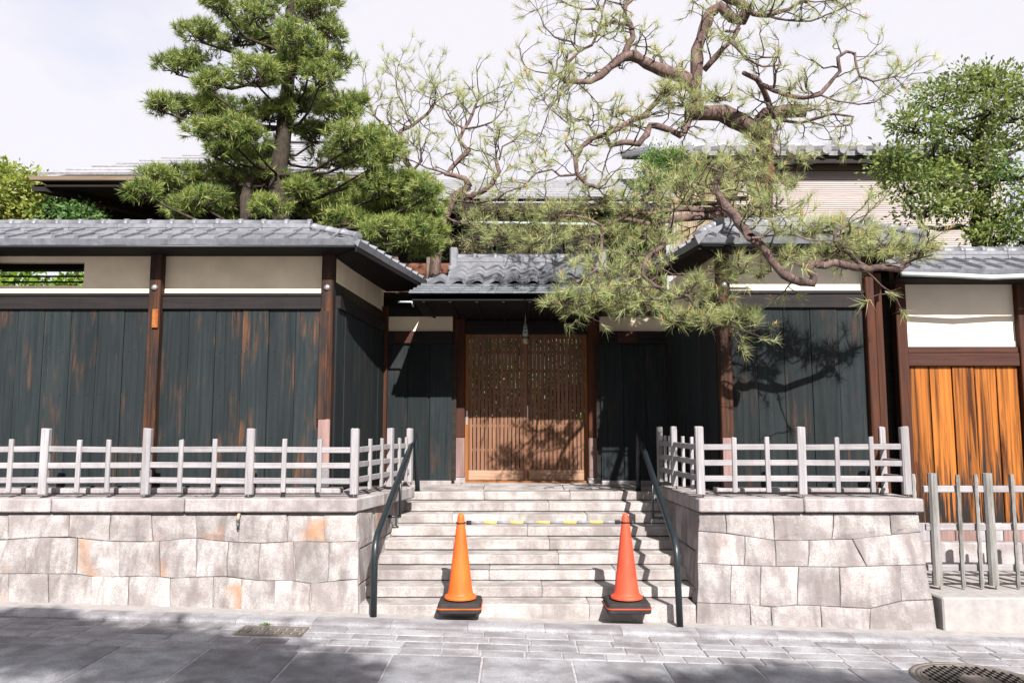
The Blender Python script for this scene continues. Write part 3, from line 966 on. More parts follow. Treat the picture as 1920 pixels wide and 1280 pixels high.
def ridge(parent, A, B, zc, mat='tile', r=.052, n=None, course_h=.075, course_w=.07, tile_len=.225, round_z=None):
    """ridge: stacked courses with round cap tiles, each cap with a collar"""
    A, B = V(A), V(B)
    d = (B - A); L = d.length; d.normalize()
    n_ = V((d.y, -d.x, 0)).normalized()
    up = n_.cross(d)
    if up.z < 0: up = -up
    k = max(1, round(L / tile_len))
    for i in range(max(1, k // 2)):
        p, q = A.lerp(B, i / max(1, k // 2)), A.lerp(B, (i + 1) / max(1, k // 2))
        c = (p + q) / 2
        MB().obox(c + up * course_h * .25, d, n_, up, (q - p).length / 2 - .001, course_w, course_h * .25, .004).build('ridge_course', mat, parent)
        MB().obox(c + up * (course_h * .75 + .003), d, n_, up, (q - p).length / 2 - .001, course_w * .88, course_h * .25, .004).build('ridge_course', mat, parent)
    # one cap mesh shared
    vs, fs = [], []
    prof = [(0, r), (.035, r), (.036, r * 1.0), (L / k - .04, r * .98), (L / k - .04, r * 1.16), (L / k - .002, r * 1.16), (L / k - .001, r * .9)]
    m = 9
    for x, rr in prof:
        for j in range(m):
            a = pi * j / (m - 1)
            vs.append((x, -rr * cos(a), rr * sin(a) * .95))
    for i in range(len(prof) - 1):
        for j in range(m - 1):
            fs.append((i * m + j, (i + 1) * m + j, (i + 1) * m + j + 1, i * m + j + 1))
    fs.append(tuple(range(m)))
    fs.append(tuple(reversed(range((len(prof) - 1) * m, len(prof) * m))))
    me = bpy.data.meshes.new('ridge_tile')
    me.from_pydata(vs, [], [tuple(reversed(f)) for f in fs])
    me.polygons.foreach_set('use_smooth', [True] * (len(fs) - 2) + [False] * 2)
    me.materials.append(M[mat]); me.update()
    mx = Matrix((d, -n_, up)).transposed().to_4x4()
    if mx.determinant() < 0:
        mx = Matrix((d, n_, up)).transposed().to_4x4()
    for i in range(k):
        mm = mx.copy(); mm.translation = A.lerp(B, i / k) + up * (course_h + .006 + U(-.002, .002))
        place('ridge_tile', me, mm, parent)

# flat eave tile with a raised roll along its right edge
flat_prof = [0, .0, .0, .0, .022, .030, .026]
def flat_tile(L, w=.21, lip=.045, nm='roof_tile'):
    n = [0.0, .003, .002, .0]
    xs_prof = [.006, .002] + [.0] * 11 + [.030, .032, .028]
    return tile_mesh(nm, w, L, xs_prof, .014, lip, 'tile', flat=True)

# ------------------------------------------------------------------ generic timber wall pieces
def planks(parent, A, B, zb, zt, n, mat, out, th=.022, gap=.004, name='plank', jit=.004, zj=0.0):
    A, B = V((A[0], A[1], 0)), V((B[0], B[1], 0))
    d = (B - A); L = d.length; d.normalize()
    out = V(out).normalized()
    w = L / n
    for i in range(n):
        c = A + d * (w * (i + .5)) + out * U(-jit, jit) + Z_ * ((zb + zt) / 2)
        MB().obox(c, d, out, Z_, w / 2 - gap / 2, th / 2, (zt - zb) / 2, .003).build(name, mat, parent)

def beam(parent, A, B, z0, z1, out, proud, th, mat, name='beam', ch=.005):
    A, B = V((A[0], A[1], 0)), V((B[0], B[1], 0))
    d = (B - A); L = d.length; d.normalize()
    out = V(out).normalized()
    c = (A + B) / 2 + out * (proud - th / 2) + Z_ * (z0 + z1) / 2
    return MB().obox(c, d, out, Z_, L / 2, th / 2, (z1 - z0) / 2, ch).build(name, mat, parent)

# ------------------------------------------------------------------ LEFT roofed wall
LB = thing('roofed_timber_wall', (-3.3, 7.5, .95), 'black plank wall with cream plaster band and tiled roof left of the gate', 'timber wall')
YW = 7.45
PX = [-4.955, -3.342, -1.729]
bays = [(-6.57, -4.955), (-4.955, -3.342), (-3.342, -1.729)]
for a, b in bays:
    planks(LB, (a + .055, YW + .012), (b - .055, YW + .012), 1.0, 2.648, 6, 'blackplank', -Y_)
    beam(LB, (a + .056, YW), (b - .056, YW), 2.648, 2.768, -Y_, .030, .06, 'darkbeam')
    beam(LB, (a + .056, YW), (b - .056, YW), 2.770, 2.800, -Y_, .040, .08, 'darkbeam', name='ledger')
for px in PX:
    half = .056
    lean = 0
    MB().box(px - half, px + half, YW - .075, YW + .05, 1.0, 3.30, .008).build('post', 'darkpost', LB)
def nail_heads(parent, xa, xb, n, zs):
    m = MB(); w = (xb - xa) / n
    for i in range(n):
        for z in zs:
            for fx_ in (.22, .78):
                c = V((xa + w * (i + fx_) + U(-.004, .004), YW - .004, z + U(-.004, .004)))
                m.lathe(c, [(.0042, 0), (.0035, .0025), (0, .003)], 6, axis=-Y_, smooth=False)
    o = m.build('nail_heads', 'iron', parent); o['kind'] = 'stuff'
for a, b in bays[1:]:
    nail_heads(LB, a + .055, b - .055, 6, (1.45, 1.85, 2.25, 2.60))
# faded lower face board on the corner post and metal shoe
MB().box(-1.729 - .052, -1.729 + .058, YW - .088, YW - .0765, 1.0, 1.62, .003).build('post_board', 'fadedpost', LB)
MB().box(-1.729 - .060, -1.729 + .02, YW - .094, YW - .0765, 1.62, 2.62, .003).build('post_board', 'darkpost', LB)
for px in PX[1:]:
    MB().box(px - .045, px + .065, YW - .102, YW - .0895, 1.0, 1.16, .003).build('post_shoe', 'steel', LB)
    MB().lathe(V((px, YW - .075, 2.845)), [(.030, 0), (.030, .004), (.026, .016), (.016, .024), (0, .027)], 16, axis=-Y_).build('nail_cover', 'steel', LB)
# plaster panels (slot opening in the outer bay)
sx = -4.06
MB().box(-3.286, -1.785, 7.462, 7.54, 2.80, 3.26).build('plaster_panel', 'plaster', LB)
MB().box(sx, -3.398, 7.462, 7.54, 2.80, 3.26).build('plaster_panel', 'plaster', LB)
MB().box(-4.90, sx, 7.462, 7.54, 2.80, 2.878).build('plaster_panel', 'plaster', LB)
MB().box(-4.90, sx, 7.462, 7.54, 3.105, 3.26).build('plaster_panel', 'plaster', LB)
MB().box(-6.51, -5.01, 7.462, 7.54, 2.80, 3.26).build('plaster_panel', 'plaster', LB)
MB().box(-6.55, -1.72, 7.485, 7.53, 1.0, 2.79).build('backing_board', 'house_dark', LB)
# thin dark bars across the slot
for z in (2.93, 2.985, 3.04):
    MB().box(-4.90, sx, 7.55, 7.57, z - .008, z + .008).build('slot_bar', 'house_dark', LB)
# return wall towards the gate
A, B = (-1.657, 7.50), (-1.515, 9.44)
dv = (V((B[0], B[1], 0)) - V((A[0], A[1], 0))).normalized()
out = V((dv.y, -dv.x, 0))
MB().obox((V((A[0], A[1], 1.9)) + V((B[0], B[1], 1.9))) / 2 - out * .035, dv, out, Z_, 1.02, .015, 1.02).build('backing_board', 'house_dark', LB)
planks(LB, (A[0] - dv.x * .03, A[1] - dv.y * .03), (B[0] - dv.x * .06, B[1] - dv.y * .06), .96, 2.66, 7, 'blackplank_r', out, th=.02)
beam(LB, A, B, 2.662, 2.787, out, .03, .07, 'darkbeam')
beam(LB, (A[0] - out.x * .02, A[1] - out.y * .02), (B[0] - out.x * .02, B[1] - out.y * .02), 2.788, 3.27, out, .0, .05, 'plaster', name='plaster_panel', ch=0)
MB().obox(V((B[0], B[1] - .04, 1.95)), dv, out, Z_, .035, .045, 1.02, .006).build('post', 'redpost', LB)
# roof
rz, ry = 3.42, 7.62

roofL = MB().add([(-6.62, 7.10, 3.175), (-1.42, 7.10, 3.175), (-1.93, 7.62, 3.40), (-6.62, 7.62, 3.40),
                  (-6.62, 8.2, 3.175), (-1.6, 8.2, 3.175)], [(0, 1, 2, 3), (3, 2, 5, 4)])
roofL.add([(-1.42, 7.10, 3.175), (-.955, 9.35, 3.175), (-1.50, 9.45, 3.40), (-1.93, 7.62, 3.40)], [(0, 1, 2, 3)])
roofL.add([(-1.50, 9.45, 3.40), (-1.93, 7.62, 3.40), (-2.45, 7.62, 3.175), (-2.1, 9.5, 3.175)], [(0, 1, 2, 3)])
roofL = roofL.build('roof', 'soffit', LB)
def sub(parent, tl):  # slope frame
    pass
S = V((0, .55, .235)).normalized()
SL = V((0, .55, .235)).length
tl_full = flat_tile(SL * .52)
tl_up = flat_tile(SL * .50, lip=.012)
ncol = 25
wL = (5.25) / ncol
A0 = V((-6.64, 7.065, 3.222)); B0 = V((-1.39, 7.065, 3.222))
def cutL(t, r):
    x = -6.64 + 5.25 * t
    lim = max(0, (-1.39 - x) / .54)          # hip
    return min(1.0, max(0.0, (lim - r * .5) / .5)) if lim < 1.0 else 1.0
lay_tiles(roofL, A0, B0, S, ncol, tl_full, 'roof_tile', 2, SL * .5, cut=cutL)
# side slope, towards the gate
As, Bs = V((-1.375, 7.06, 3.205)), V((-0.925, 9.35, 3.205))
dS = (Bs - As).normalized()
Sin = V((-dS.y, dS.x, 0)) * .55 + Z_ * .235
lay_tiles(roofL, As, Bs, Sin, 11, flat_tile(SL * .52, w=(Bs - As).length / 11), 'roof_tile', 2, SL * .5, cut=lambda t, r: 1.0 if t > .22 else min(1, max(0, (t / .22 - r * .5) / .5)))
ridge(roofL, (-6.62, 7.62, 3.415), (-1.95, 7.62, 3.415), 0, course_h=.085)
ridge(roofL, (-1.95, 7.66, 3.40), (-1.51, 9.40, 3.40), 0, course_h=.05)
ridge(roofL, (-1.40, 7.10, 3.235), (-1.93, 7.60, 3.44), 0, course_h=.02, course_w=.05, r=.045)
# eave board, soffit rafters, gutter
MB().box(-6.62, -1.43, 7.095, 7.12, 3.158, 3.18, .003).build('eave_board', 'soffit', LB)
MB().obox((As + Bs) / 2 + V((-.03, .01, -.06)), dS, V((dS.y, -dS.x, 0)), Z_, (Bs - As).length / 2, .012, .026).build('eave_board', 'soffit', LB)
MB().tube([(-6.6, 7.075, 3.168), (-1.42, 7.075, 3.168)], .009, 8).build('gutter', 'gutter', LB)
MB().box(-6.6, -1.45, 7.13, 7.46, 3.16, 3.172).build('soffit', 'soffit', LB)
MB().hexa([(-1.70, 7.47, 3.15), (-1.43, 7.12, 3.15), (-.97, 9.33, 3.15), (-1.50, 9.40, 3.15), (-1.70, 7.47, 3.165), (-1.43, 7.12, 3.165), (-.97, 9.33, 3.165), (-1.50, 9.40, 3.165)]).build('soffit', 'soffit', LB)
pq = thing('wooden_plaque', at(291, 597, 7.36), 'small orange-brown wooden tag nailed to the post of the black plank wall', 'plaque')
c_ = at(291, 597, 7.362)
MB().box(c_.x - .028, c_.x + .028, 7.352, 7.373, c_.z - .088, c_.z + .088, .004).build('board', 'plaque', pq)
# two small fittings under the return wall's beam
fit = thing('sensor_fitting', at(699, 603, 8.8), 'small dark fitting with pale dots under the beam beside the gate', 'fitting')
for px, py in ((695, 600.5), (694.5, 606)):
    c_ = at(px, py, 8.72); MB().obox(c_, X_, Y_, Z_, .013, .02, .009, .003).build('lamp', 'pipe_white', fit)
c_ = at(719, 612, 9.3); MB().obox(c_, X_, Y_, Z_, .006, .01, .034, .002).build('strip', 'pipe_white', fit)
c_ = at(702, 604, 8.9); MB().obox(c_, X_, Y_, Z_, .05, .03, .02, .004).build('housing', 'house_dark', fit)

# ------------------------------------------------------------------ RIGHT roofed wall
RB = thing('roofed_timber_wall', (2.6, 7.5, .95), 'black plank wall with tiled roof right of the gate under the pine branch', 'timber wall')
xl, xr = 1.985, 3.365
planks(RB, (xl + .056, YW + .012), (xr - .05, YW + .012), 1.0, 2.66, 5, 'blackplank_r', -Y_)
beam(RB, (xl + .056, YW), (xr - .05, YW), 2.662, 2.790, -Y_, .030, .06, 'darkbeam')
beam(RB, (xl + .056, YW), (xr - .05, YW), 2.792, 2.825, -Y_, .040, .08, 'darkbeam', name='ledger')
nail_heads(RB, xl + .056, xr - .05, 5, (1.45, 1.85, 2.25, 2.60))
MB().box(xl - .056, xl + .056, YW - .075, YW + .05, 1.0, 3.32, .008).build('post', 'darkpost', RB)
MB().box(xl - .056, xl + .056, YW - .092, YW - .0765, 1.0, 1.45, .003).build('post_board', 'fadedpost', RB)
MB().box(xr - .05, xr + .03, YW - .06, YW + .05, .95, 3.32, .008).build('post', 'redpost', RB)
MB().lathe(V((xl, YW - .075, 2.87)), [(.030, 0), (.030, .004), (.026, .016), (.016, .024), (0, .027)], 16, axis=-Y_).build('nail_cover', 'steel', RB)
MB().box(xl + .056, xr - .05, 7.462, 7.54, 2.826, 3.26).build('plaster_panel', 'plaster_w', RB)
MB().box(xl, xr, 7.485, 7.53, 1.0, 2.79).build('backing_board', 'house_dark', RB)
A, B = (1.925, 7.50), (1.862, 9.44)
dv = (V((B[0], B[1], 0)) - V((A[0], A[1], 0))).normalized()
out = V((-dv.y, dv.x, 0))
MB().obox((V((A[0], A[1], 1.9)) + V((B[0], B[1], 1.9))) / 2 - out * .035, dv, out, Z_, 1.02, .015, 1.02).build('backing_board', 'house_dark', RB)
planks(RB, (A[0], A[1] - .03), (B[0], B[1] - .03), .96, 2.66, 7, 'blackplank_r', out, th=.02)
beam(RB, A, B, 2.662, 2.787, out, .03, .07, 'darkbeam')
beam(RB, (A[0] - out.x * .02, A[1]), (B[0] - out.x * .02, B[1]), 2.788, 3.27, out, .0, .05, 'plaster', name='plaster_panel', ch=0)
MB().box(B[0] - .03, B[0] + .10, B[1] - .07, B[1] + .02, .93, 3.16, .006).build('post', 'house_dark', RB)
# east return of this wall (shaded passage side)
planks(RB, (xr + .01, 7.51), (xr + .01, 8.6), .96, 3.2, 5, 'blackplank_r', X_, th=.02)
roofR = MB().add([(1.70, 7.10, 3.195), (3.72, 7.10, 3.195), (3.53, 7.62, 3.42), (1.97, 7.62, 3.42)], [(0, 1, 2, 3)])
roofR.add([(1.97, 7.62, 3.42), (3.53, 7.62, 3.42), (3.72, 8.15, 3.195), (2.3, 8.15, 3.195)], [(0, 1, 2, 3)])
roofR.add([(1.70, 7.10, 3.195), (1.97, 7.62, 3.42), (1.90, 8.6, 3.42), (1.47, 8.5, 3.195)], [(0, 1, 2, 3)])
roofR.add([(1.97, 7.62, 3.42), (2.4, 7.62, 3.2), (2.4, 8.6, 3.2), (1.90, 8.6, 3.42)], [(0, 1, 2, 3)])
roofR.add([(3.72, 7.10, 3.195), (3.72, 8.15, 3.195), (3.53, 7.62, 3.42)], [(0, 1, 2)])
roofR = roofR.build('roof', 'soffit', RB)
A0 = V((1.677, 7.075, 3.238)); B0 = V((3.727, 7.075, 3.238))
def cutR(t, r):
    x = 1.677 + 2.05 * t
    lim = min((x - 1.677) / .30, (3.727 - x) / .18)
    return 1.0 if lim >= 1 else min(1.0, max(0.0, (lim - r * .5) / .5))
lay_tiles(roofR, A0, B0, S, 10, flat_tile(SL * .52, w=.205), 'roof_tile', 2, SL * .5, cut=cutR)
As, Bs = V((1.455, 8.52, 3.225)), V((1.665, 7.06, 3.225))
dS = (Bs - As).normalized()
Sin = V((-dS.y, dS.x, 0)) * (.45) + Z_ * .225
lay_tiles(roofR, As, Bs, Sin, 7, flat_tile(.25, w=(Bs - As).length / 7), 'roof_tile', 2, .25, cut=lambda t, r: 1.0 if t < .75 else min(1, max(0, ((1 - t) / .25 - r * .5) / .5)))
ridge(roofR, (1.97, 7.62, 3.435), (3.52, 7.62, 3.435), 0, course_h=.085)
ridge(roofR, (1.69, 7.10, 3.255), (1.96, 7.60, 3.46), 0, course_h=.02, course_w=.05, r=.045)
ridge(roofR, (3.715, 7.09, 3.255), (3.53, 7.60, 3.46), 0, course_h=.02, course_w=.05, r=.045)
MB().box(1.72, 3.70, 7.105, 7.13, 3.175, 3.197, .003).build('eave_board', 'soffit', RB)
MB().obox((As + Bs) / 2 + V((.03, .01, -.06)), dS, V((dS.y, -dS.x, 0)), Z_, (Bs - As).length / 2, .012, .026).build('eave_board', 'soffit', RB)
MB().box(1.72, 3.70, 7.14, 7.46, 3.178, 3.19).build('soffit', 'soffit', RB)
MB().hexa([(1.70, 7.12, 3.17), (1.93, 7.47, 3.17), (1.87, 8.5, 3.17), (1.48, 8.48, 3.17), (1.70, 7.12, 3.185), (1.93, 7.47, 3.185), (1.87, 8.5, 3.185), (1.48, 8.48, 3.185)]).build('soffit', 'soffit', RB)
MB().tube([(1.69, 7.045, 3.185), (2.35, 7.045, 3.185)], .012, 8).build('gutter', 'gutter', RB)

# posts standing in the gap between the right wall and the brown wall
gp = thing('gap_posts_frame', (3.6, 7.9, .3), 'pair of red-brown posts in the dark gap beside the brown plank wall', 'post frame')
for px, w, mt in ((1637, .030, 'darkpost'), (1654, .036, 'redpost')):
    c_ = at(px, 760, 7.75)
    MB().box(c_.x - w, c_.x + w, 7.72, 7.80, .3, 3.05, .006).build('post', mt, gp)
c_ = at(1648, 540, 7.86)
MB().box(3.42, 4.0, 8.30, 8.36, .2, 3.1).build('back_board', 'house_dark', gp)

# ------------------------------------------------------------------ BROWN plank wall, far right
BW = thing('brown_plank_wall', (5.0, 8.15, .19), 'orange-brown plank wall with white plaster band and tiled roof at far right', 'timber wall')
YB = 8.15
bx = [3.985, 5.235, 6.485, 7.735]
for a, b in zip(bx, bx[1:]):
    planks(BW, (a + .055, YB + .012), (b - .055, YB + .012), .46, 2.165, 5, 'brownplank', -Y_, gap=.011, jit=.007)
    beam(BW, (a + .055, YB), (b - .055, YB), 2.167, 2.300, -Y_, .035, .07, 'redbeam')
    beam(BW, (a + .055, YB), (b - .055, YB), 2.302, 2.365, -Y_, .025, .07, 'redbeam', name='ledger')
    MB().box(a + .055, b - .055, 8.165, 8.23, 2.366, 3.24).build('plaster_panel', 'plaster_w', BW)
    MB().box(a + .055, b - .055, 8.152, 8.1645, 2.366, 2.425, .002).build('plaster_strip', 'plaster_w', BW)
for px in bx:
    MB().box(px - .055, px + .055, YB - .06, YB + .06, .42, 3.2, .008).build('post', 'redpost', BW)
MB().box(3.95, 7.8, 8.185, 8.225, .42, 2.3).build('backing_board', 'house_dark', BW)
for a, b in ((3.75, 5.0), (5.0, 6.3), (6.3, 7.8)):
    MB().box(a + .003, b - .003, 7.98, 8.22, .12, .425, .012).build('sill_stone', 'capstone', BW)
for i in range(16):
    x0 = 3.93 + i * .24
    MB().box(x0 + .003, x0 + .236, 8.10, 8.125, .425, .60, .003).build('foot_board', 'fadedpost' if i % 3 else 'greywood', BW)
roofB = MB().add([(3.86, 7.78, 3.04), (7.9, 7.78, 3.04), (7.9, 8.32, 3.27), (3.86, 8.32, 3.27), (7.9, 8.86, 3.04), (3.86, 8.86, 3.04)], [(0, 1, 2, 3), (3, 2, 4, 5)]).build('roof', 'soffit', BW)
lay_tiles(roofB, (3.84, 7.73, 3.075), (7.9, 7.73, 3.075), S, 20, flat_tile(SL * .52, w=.203, lip=.05), 'roof_tile', 2, SL * .5)
ridge(roofB, (3.86, 8.30, 3.30), (7.9, 8.30, 3.30), 0, course_h=.085, r=.055)
MB().box(3.86, 7.9, 7.80, 8.14, 3.01, 3.03).build('soffit', 'soffit', BW)
MB().tube([at(1690, 514, 7.71), at(1780, 516, 7.70), at(1857, 520, 7.70), at(1935, 517, 7.71), at(2100, 515, 7.71)], .026, 8).build('gutter', 'pipe_white', BW)
lbz = .186
lb = thing('low_stone_base', (5.2, 6.6, zr(5)), 'low pale concrete base under the picket fence at right edge', 'low wall')
MB().hexa([(3.46, 6.60, -.5), (8, 6.60, -.5), (8, 8.3, -.5), (3.40, 8.3, -.5), (3.46, 6.60, lbz), (8, 6.60, lbz), (8, 8.3, lbz), (3.40, 8.3, lbz)], .012).build('base_block', 'concrete', lb)
pf = thing('picket_fence', (5, 6.93, lbz), 'grey picket fence with knotty pickets before the brown plank wall', 'fence')
YF = 6.95
def knotty(px, parent, zb, zt):
    c = at(px, 990, YF); x = c.x
    n = 16
    pts = [(x + U(-.002, .002), YF - .02, zb + (zt - zb) * i / n) for i in range(n + 1)]
    rad = [(.0205 if i % 2 else .0165) + U(-.001, .001) for i in range(n + 1)]
    MB().tube(pts, rad, 7, smooth=False).build('picket', 'mosswood', parent)
for px in (1715, 1798, 1832, 1900, 1934, 2000, 2034):
    knotty(px, pf, lbz + .012, 1.15 + U(-.01, .01))
fpx = []
for px in (1753, 1857, 1962, 2065):
    x = at(px, 990, YF).x; fpx.append(x)
    MB().tube([(x, YF, lbz + .03), (x, YF, .7), (x, YF, 1.155)], [.043, .041, .040], 9, smooth=False).build('post', 'mosswood', pf)
    MB().tube([(x, YF - .03, lbz - .01), (x, YF - .03, lbz + .05)], .006, 6).build('pin', 'castiron', pf)
for z in (1.02, .70, .36):
    for a, b in zip([3.50] + fpx, fpx):
        MB().box(a + .035, b - .035, YF - .004, YF + .022, z - .028, z + .028, .004).build('rail', 'greywood_x', pf)

# ------------------------------------------------------------------ GATE
GT = thing('entrance_gate', (.15, 9.75, .89), 'roofed wooden gate with sliding lattice doors at the top of the steps', 'gate')
YG, YV = 9.75, 9.45
def gx(px, Y=YG, py=800): return at(px, py, Y).x
zf = .895
ez, ey = 2.930, 8.19
# wing walls: plaster over planks
for side in (-1, 1):
    xa, xb = (gx(721, YV), gx(847, YV)) if side < 0 else (gx(1127, YV), gx(1255, YV))
    zp0, zp1 = at(0, 621, YV).z, at(0, 577, YV).z
    zb1 = at(0, 645, YV).z
    MB().box(xa, xb, YV, YV + .06, zp0, zp1).build('plaster_panel', 'plaster', GT)
    MB().box(xa - .05, xb + .05, YV - .02, YV + .08, zp1 + .002, ez - .072).build('eave_beam', 'house_dark', GT)
    MB().box(xa, xb, YV - .035, YV + .05, zb1, zp0 - .002, .005).build('beam', 'darkbeam', GT)
    pxa = gx(738, YV) if side < 0 else gx(1160, YV)
    pxb = gx(774, YV) if side < 0 else gx(1196, YV)
    MB().box(pxa, pxb, YV - .042, YV - .0365, zb1 + .01, zp0 - .008, .003).build('sunlit_beam_patch', 'redbeam', GT)  # browner plate on the beam: its colour stands in for the sunlit stretch
    n = 3
    planks(GT, (xa, YV + .005), (xb, YV + .005), .93, zb1 - .002, n, 'blackplank_r', -Y_, th=.022)
    MB().box(xa - .05, xb + .05, YV + .02, YV + .05, .93, zb1).build('backing_board', 'house_dark', GT)
    MB().box(xa, xb, YV - .03, YV + .05, .86, .928, .006).build('sill_stone', 'capstone', GT)
# gate posts
for pa, pb in ((847, 871), (1104, 1131)):
    xa, xb = gx(pa, 9.62), gx(pb, 9.62)
    MB().box(xa, xb, 9.60, 9.76, 1.42, 3.1, .008).build('post', 'redpost', GT)
    MB().box(xa - .003, xb + .003, 9.596, 9.765, .95, 1.42, .008).build('post_foot', 'fadedpost', GT)
    MB().box(xa - .012, xb + .012, 9.585, 9.77, .885, .95, .006).build('post_base', 'capstone', GT)
dxl, dxm, dxr = gx(872), gx(986.5), gx(1104)
zt = at(0, 626, YG).z
MB().box(dxl - .02, dxr + .02, YG - .06, YG + .06, zt, zt + .16, .006).build('lintel', 'darkbeam', GT)
MB().box(dxl - 1.2, dxr + 1.2, YG - .02, YG + .06, zt + .165, 3.2).build('transom_board', 'house_dark', GT)
MB().box(dxl - .02, dxr + .02, YG - .06, YG + .09, zf - .02, zf + .012, .003).build('threshold', 'doorframe', GT)
for i, (xa, xb) in enumerate(((dxl, dxm + .012), (dxm - .012, dxr))):
    yd = YG + (0 if i == 0 else .036)
    z0, z1 = zf + .014, zt - .004
    zp = at(0, 881, YG).z
    leaf = MB().box(xa + .045, xb - .045, yd - .013, yd + .013, z0 + .002, zp, .003).build('door_leaf', 'doorpanel', GT)
    MB().box(xa, xa + .045, yd - .017, yd + .017, z0, z1, .003).build('stile', 'doorframe' if i == 0 else 'doorwood', leaf)
    MB().box(xb - .045, xb, yd - .017, yd + .017, z0, z1, .003).build('stile', 'doorwood' if i == 0 else 'doorframe', leaf)
    MB().box(xa + .045, xb - .045, yd - .015, yd + .015, z1 - .05, z1, .003).build('rail', 'doorwood', leaf)
    n = 14
    w = (xb - xa - .09) / n
    for k in range(n):
        x0 = xa + .045 + w * k
        MB().box(x0 + .005, x0 + w - .005, yd - .013, yd - .001, zp + .001, z1 - .051, .002).build('slat', 'doorwood', leaf)
    for py in (660, 695, 730, 759, 798, 843):
        z = at(0, py, YG).z
        MB().box(xa + .045, xb - .045, yd, yd + .012, z - .016, z + .016, .002).build('cross_bar', 'doorwood', leaf)
    hx = xa + .022 if i == 0 else xa + .026
    hz = at(0, 783 if i == 0 else 773, YG).z
    MB().box(hx - .012, hx + .012, yd - .022, yd - .0172, hz - .085, hz + .085, .002).build('pull_plate', 'steel', leaf)
# roof
gl, gr_ = -1.075, 1.45
groof = MB().add([(gl, ey + .02, ez - .02), (gr_, ey + .02, ez - .02), (gr_ - .2, 9.20, 3.34), (gl + .22, 9.20, 3.34), (gr_, 10.1, ez - .02), (gl, 10.1, ez - .02)], [(0, 1, 2, 3), (3, 2, 4, 5), (0, 3, 5), (1, 4, 2)]).build('roof', 'soffit', GT)
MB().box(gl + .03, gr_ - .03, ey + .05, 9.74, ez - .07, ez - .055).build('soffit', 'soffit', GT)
for i in range(9):
    x = gl + .15 + i * (gr_ - gl - .3) / 8
    MB().box(x - .016, x + .016, ey + .06, 9.72, ez - .090, ez - .0705, .002).build('rafter', 'soffit', GT)
# metal shingle courses at the eave
Sg = V((0, .99, .44)).normalized()
gn = V((0, -Sg.z, Sg.y))
for k in range(4):
    d0 = k * .055
    inset = .035 * k
    ncols = 14
    for c in range(ncols):
        xa = gl + inset + (gr_ - gl - 2 * inset) * c / ncols
        xb = gl + inset + (gr_ - gl - 2 * inset) * (c + 1) / ncols
        p = V((0, ey, ez)) + Sg * (d0 + .05) + gn * (.004 + .010 * k)
        MB().obox(V(((xa + xb) / 2, p.y, p.z)), X_, Sg, gn, (xb - xa) / 2 - .001, .055, .005, .0015).build('shingle', 'shingle', groof)
# wavy pantiles above them
wave = [.004, .000, .001, .005, .012, .021, .030, .038, .043, .043, .038, .026, .010]
pan = tile_mesh('pantile', .200, .27, wave, .014, .022, 'tile')
pstart = V((gl + .17, ey, ez)) + Sg * .235 + gn * .050
for r in range(4):
    for c in range(11):
        o_ = pstart + Sg * (.205 * r) + gn * U(0, .003) + X_ * (.198 * c + U(-.002, .002))
        if o_.x < gl + .12 + .05 * r or o_.x > gr_ - .30 - .05 * r:
            continue
        mm = Matrix((X_, Sg, gn)).transposed().to_4x4()
        mm.translation = o_
        mm = mm @ Matrix.Rotation(radians(-4), 4, 'X')
        place('pantile', pan, mm, groof)
ridge(groof, (gl + .42, 9.18, 3.385), (gr_ - .42, 9.18, 3.385), 0, course_h=.12, course_w=.075, r=.05)
orn = MB()
for sx_, xx in ((-1, gl + .40), (1, gr_ - .40)):
    orn = MB()
    orn.box(xx - .045, xx + .045, 9.08, 9.28, 3.36, 3.62, .015)
    orn.box(xx - .065, xx + .065, 9.06, 9.30, 3.34, 3.40, .012)
    orn.build('ridge_end', 'tile', groof)
# small gutter link between the left roof and the gate roof
MB().tube([at(746, 566, 8.6), at(772, 566, 8.6), at(775, 575, 8.6)], .012, 8).build('gutter', 'pipe_white', GT)
# lamp
lc = at(985, 640, 9.2)
lamp = thing('hanging_lamp', lc, 'slender cone shaped glass lamp hanging before the lattice doors', 'lamp')
zb_, z1_ = at(0, 645, 9.2).z, at(0, 606, 9.2).z
h = z1_ - zb_
MB().lathe(V((lc.x, 9.2, zb_)), [(.046, 0), (.049, .012), (.044, .050), (.046, .055), (.042, .060)], 20).build('brass_rim', 'brass', lamp)
MB().lathe(V((lc.x, 9.2, zb_)), [(.040, .058), (.037, .085), (.030, h * .6), (.018, h * .9), (.008, h + .01), (0, h + .012)], 20).build('shade', 'lampglass', lamp)
for i, fz in enumerate((.55, .72, .88)):
    rr = .036 - .018 * i * .55
    zc = zb_ + h * fz
    MB().box(lc.x - .009, lc.x + .006, 9.2 - rr - .004, 9.2 - rr + .004, zc - .010, zc + .010, .002).build('cut_mark', 'hole', lamp)
for i in range(5):
    a = radians(-140 + 25 * i)
    MB().obox(V((lc.x + .039 * cos(a), 9.2 + .039 * sin(a), zb_ + .075)), V((-sin(a), cos(a), 0)), V((cos(a), sin(a), 0)), Z_, .005, .003, .012).build('cut_mark', 'hole', lamp)
MB().tube([(lc.x, 9.2, z1_), (lc.x, 9.2, 2.9)], .006, 6).build('cord', 'brass', lamp)

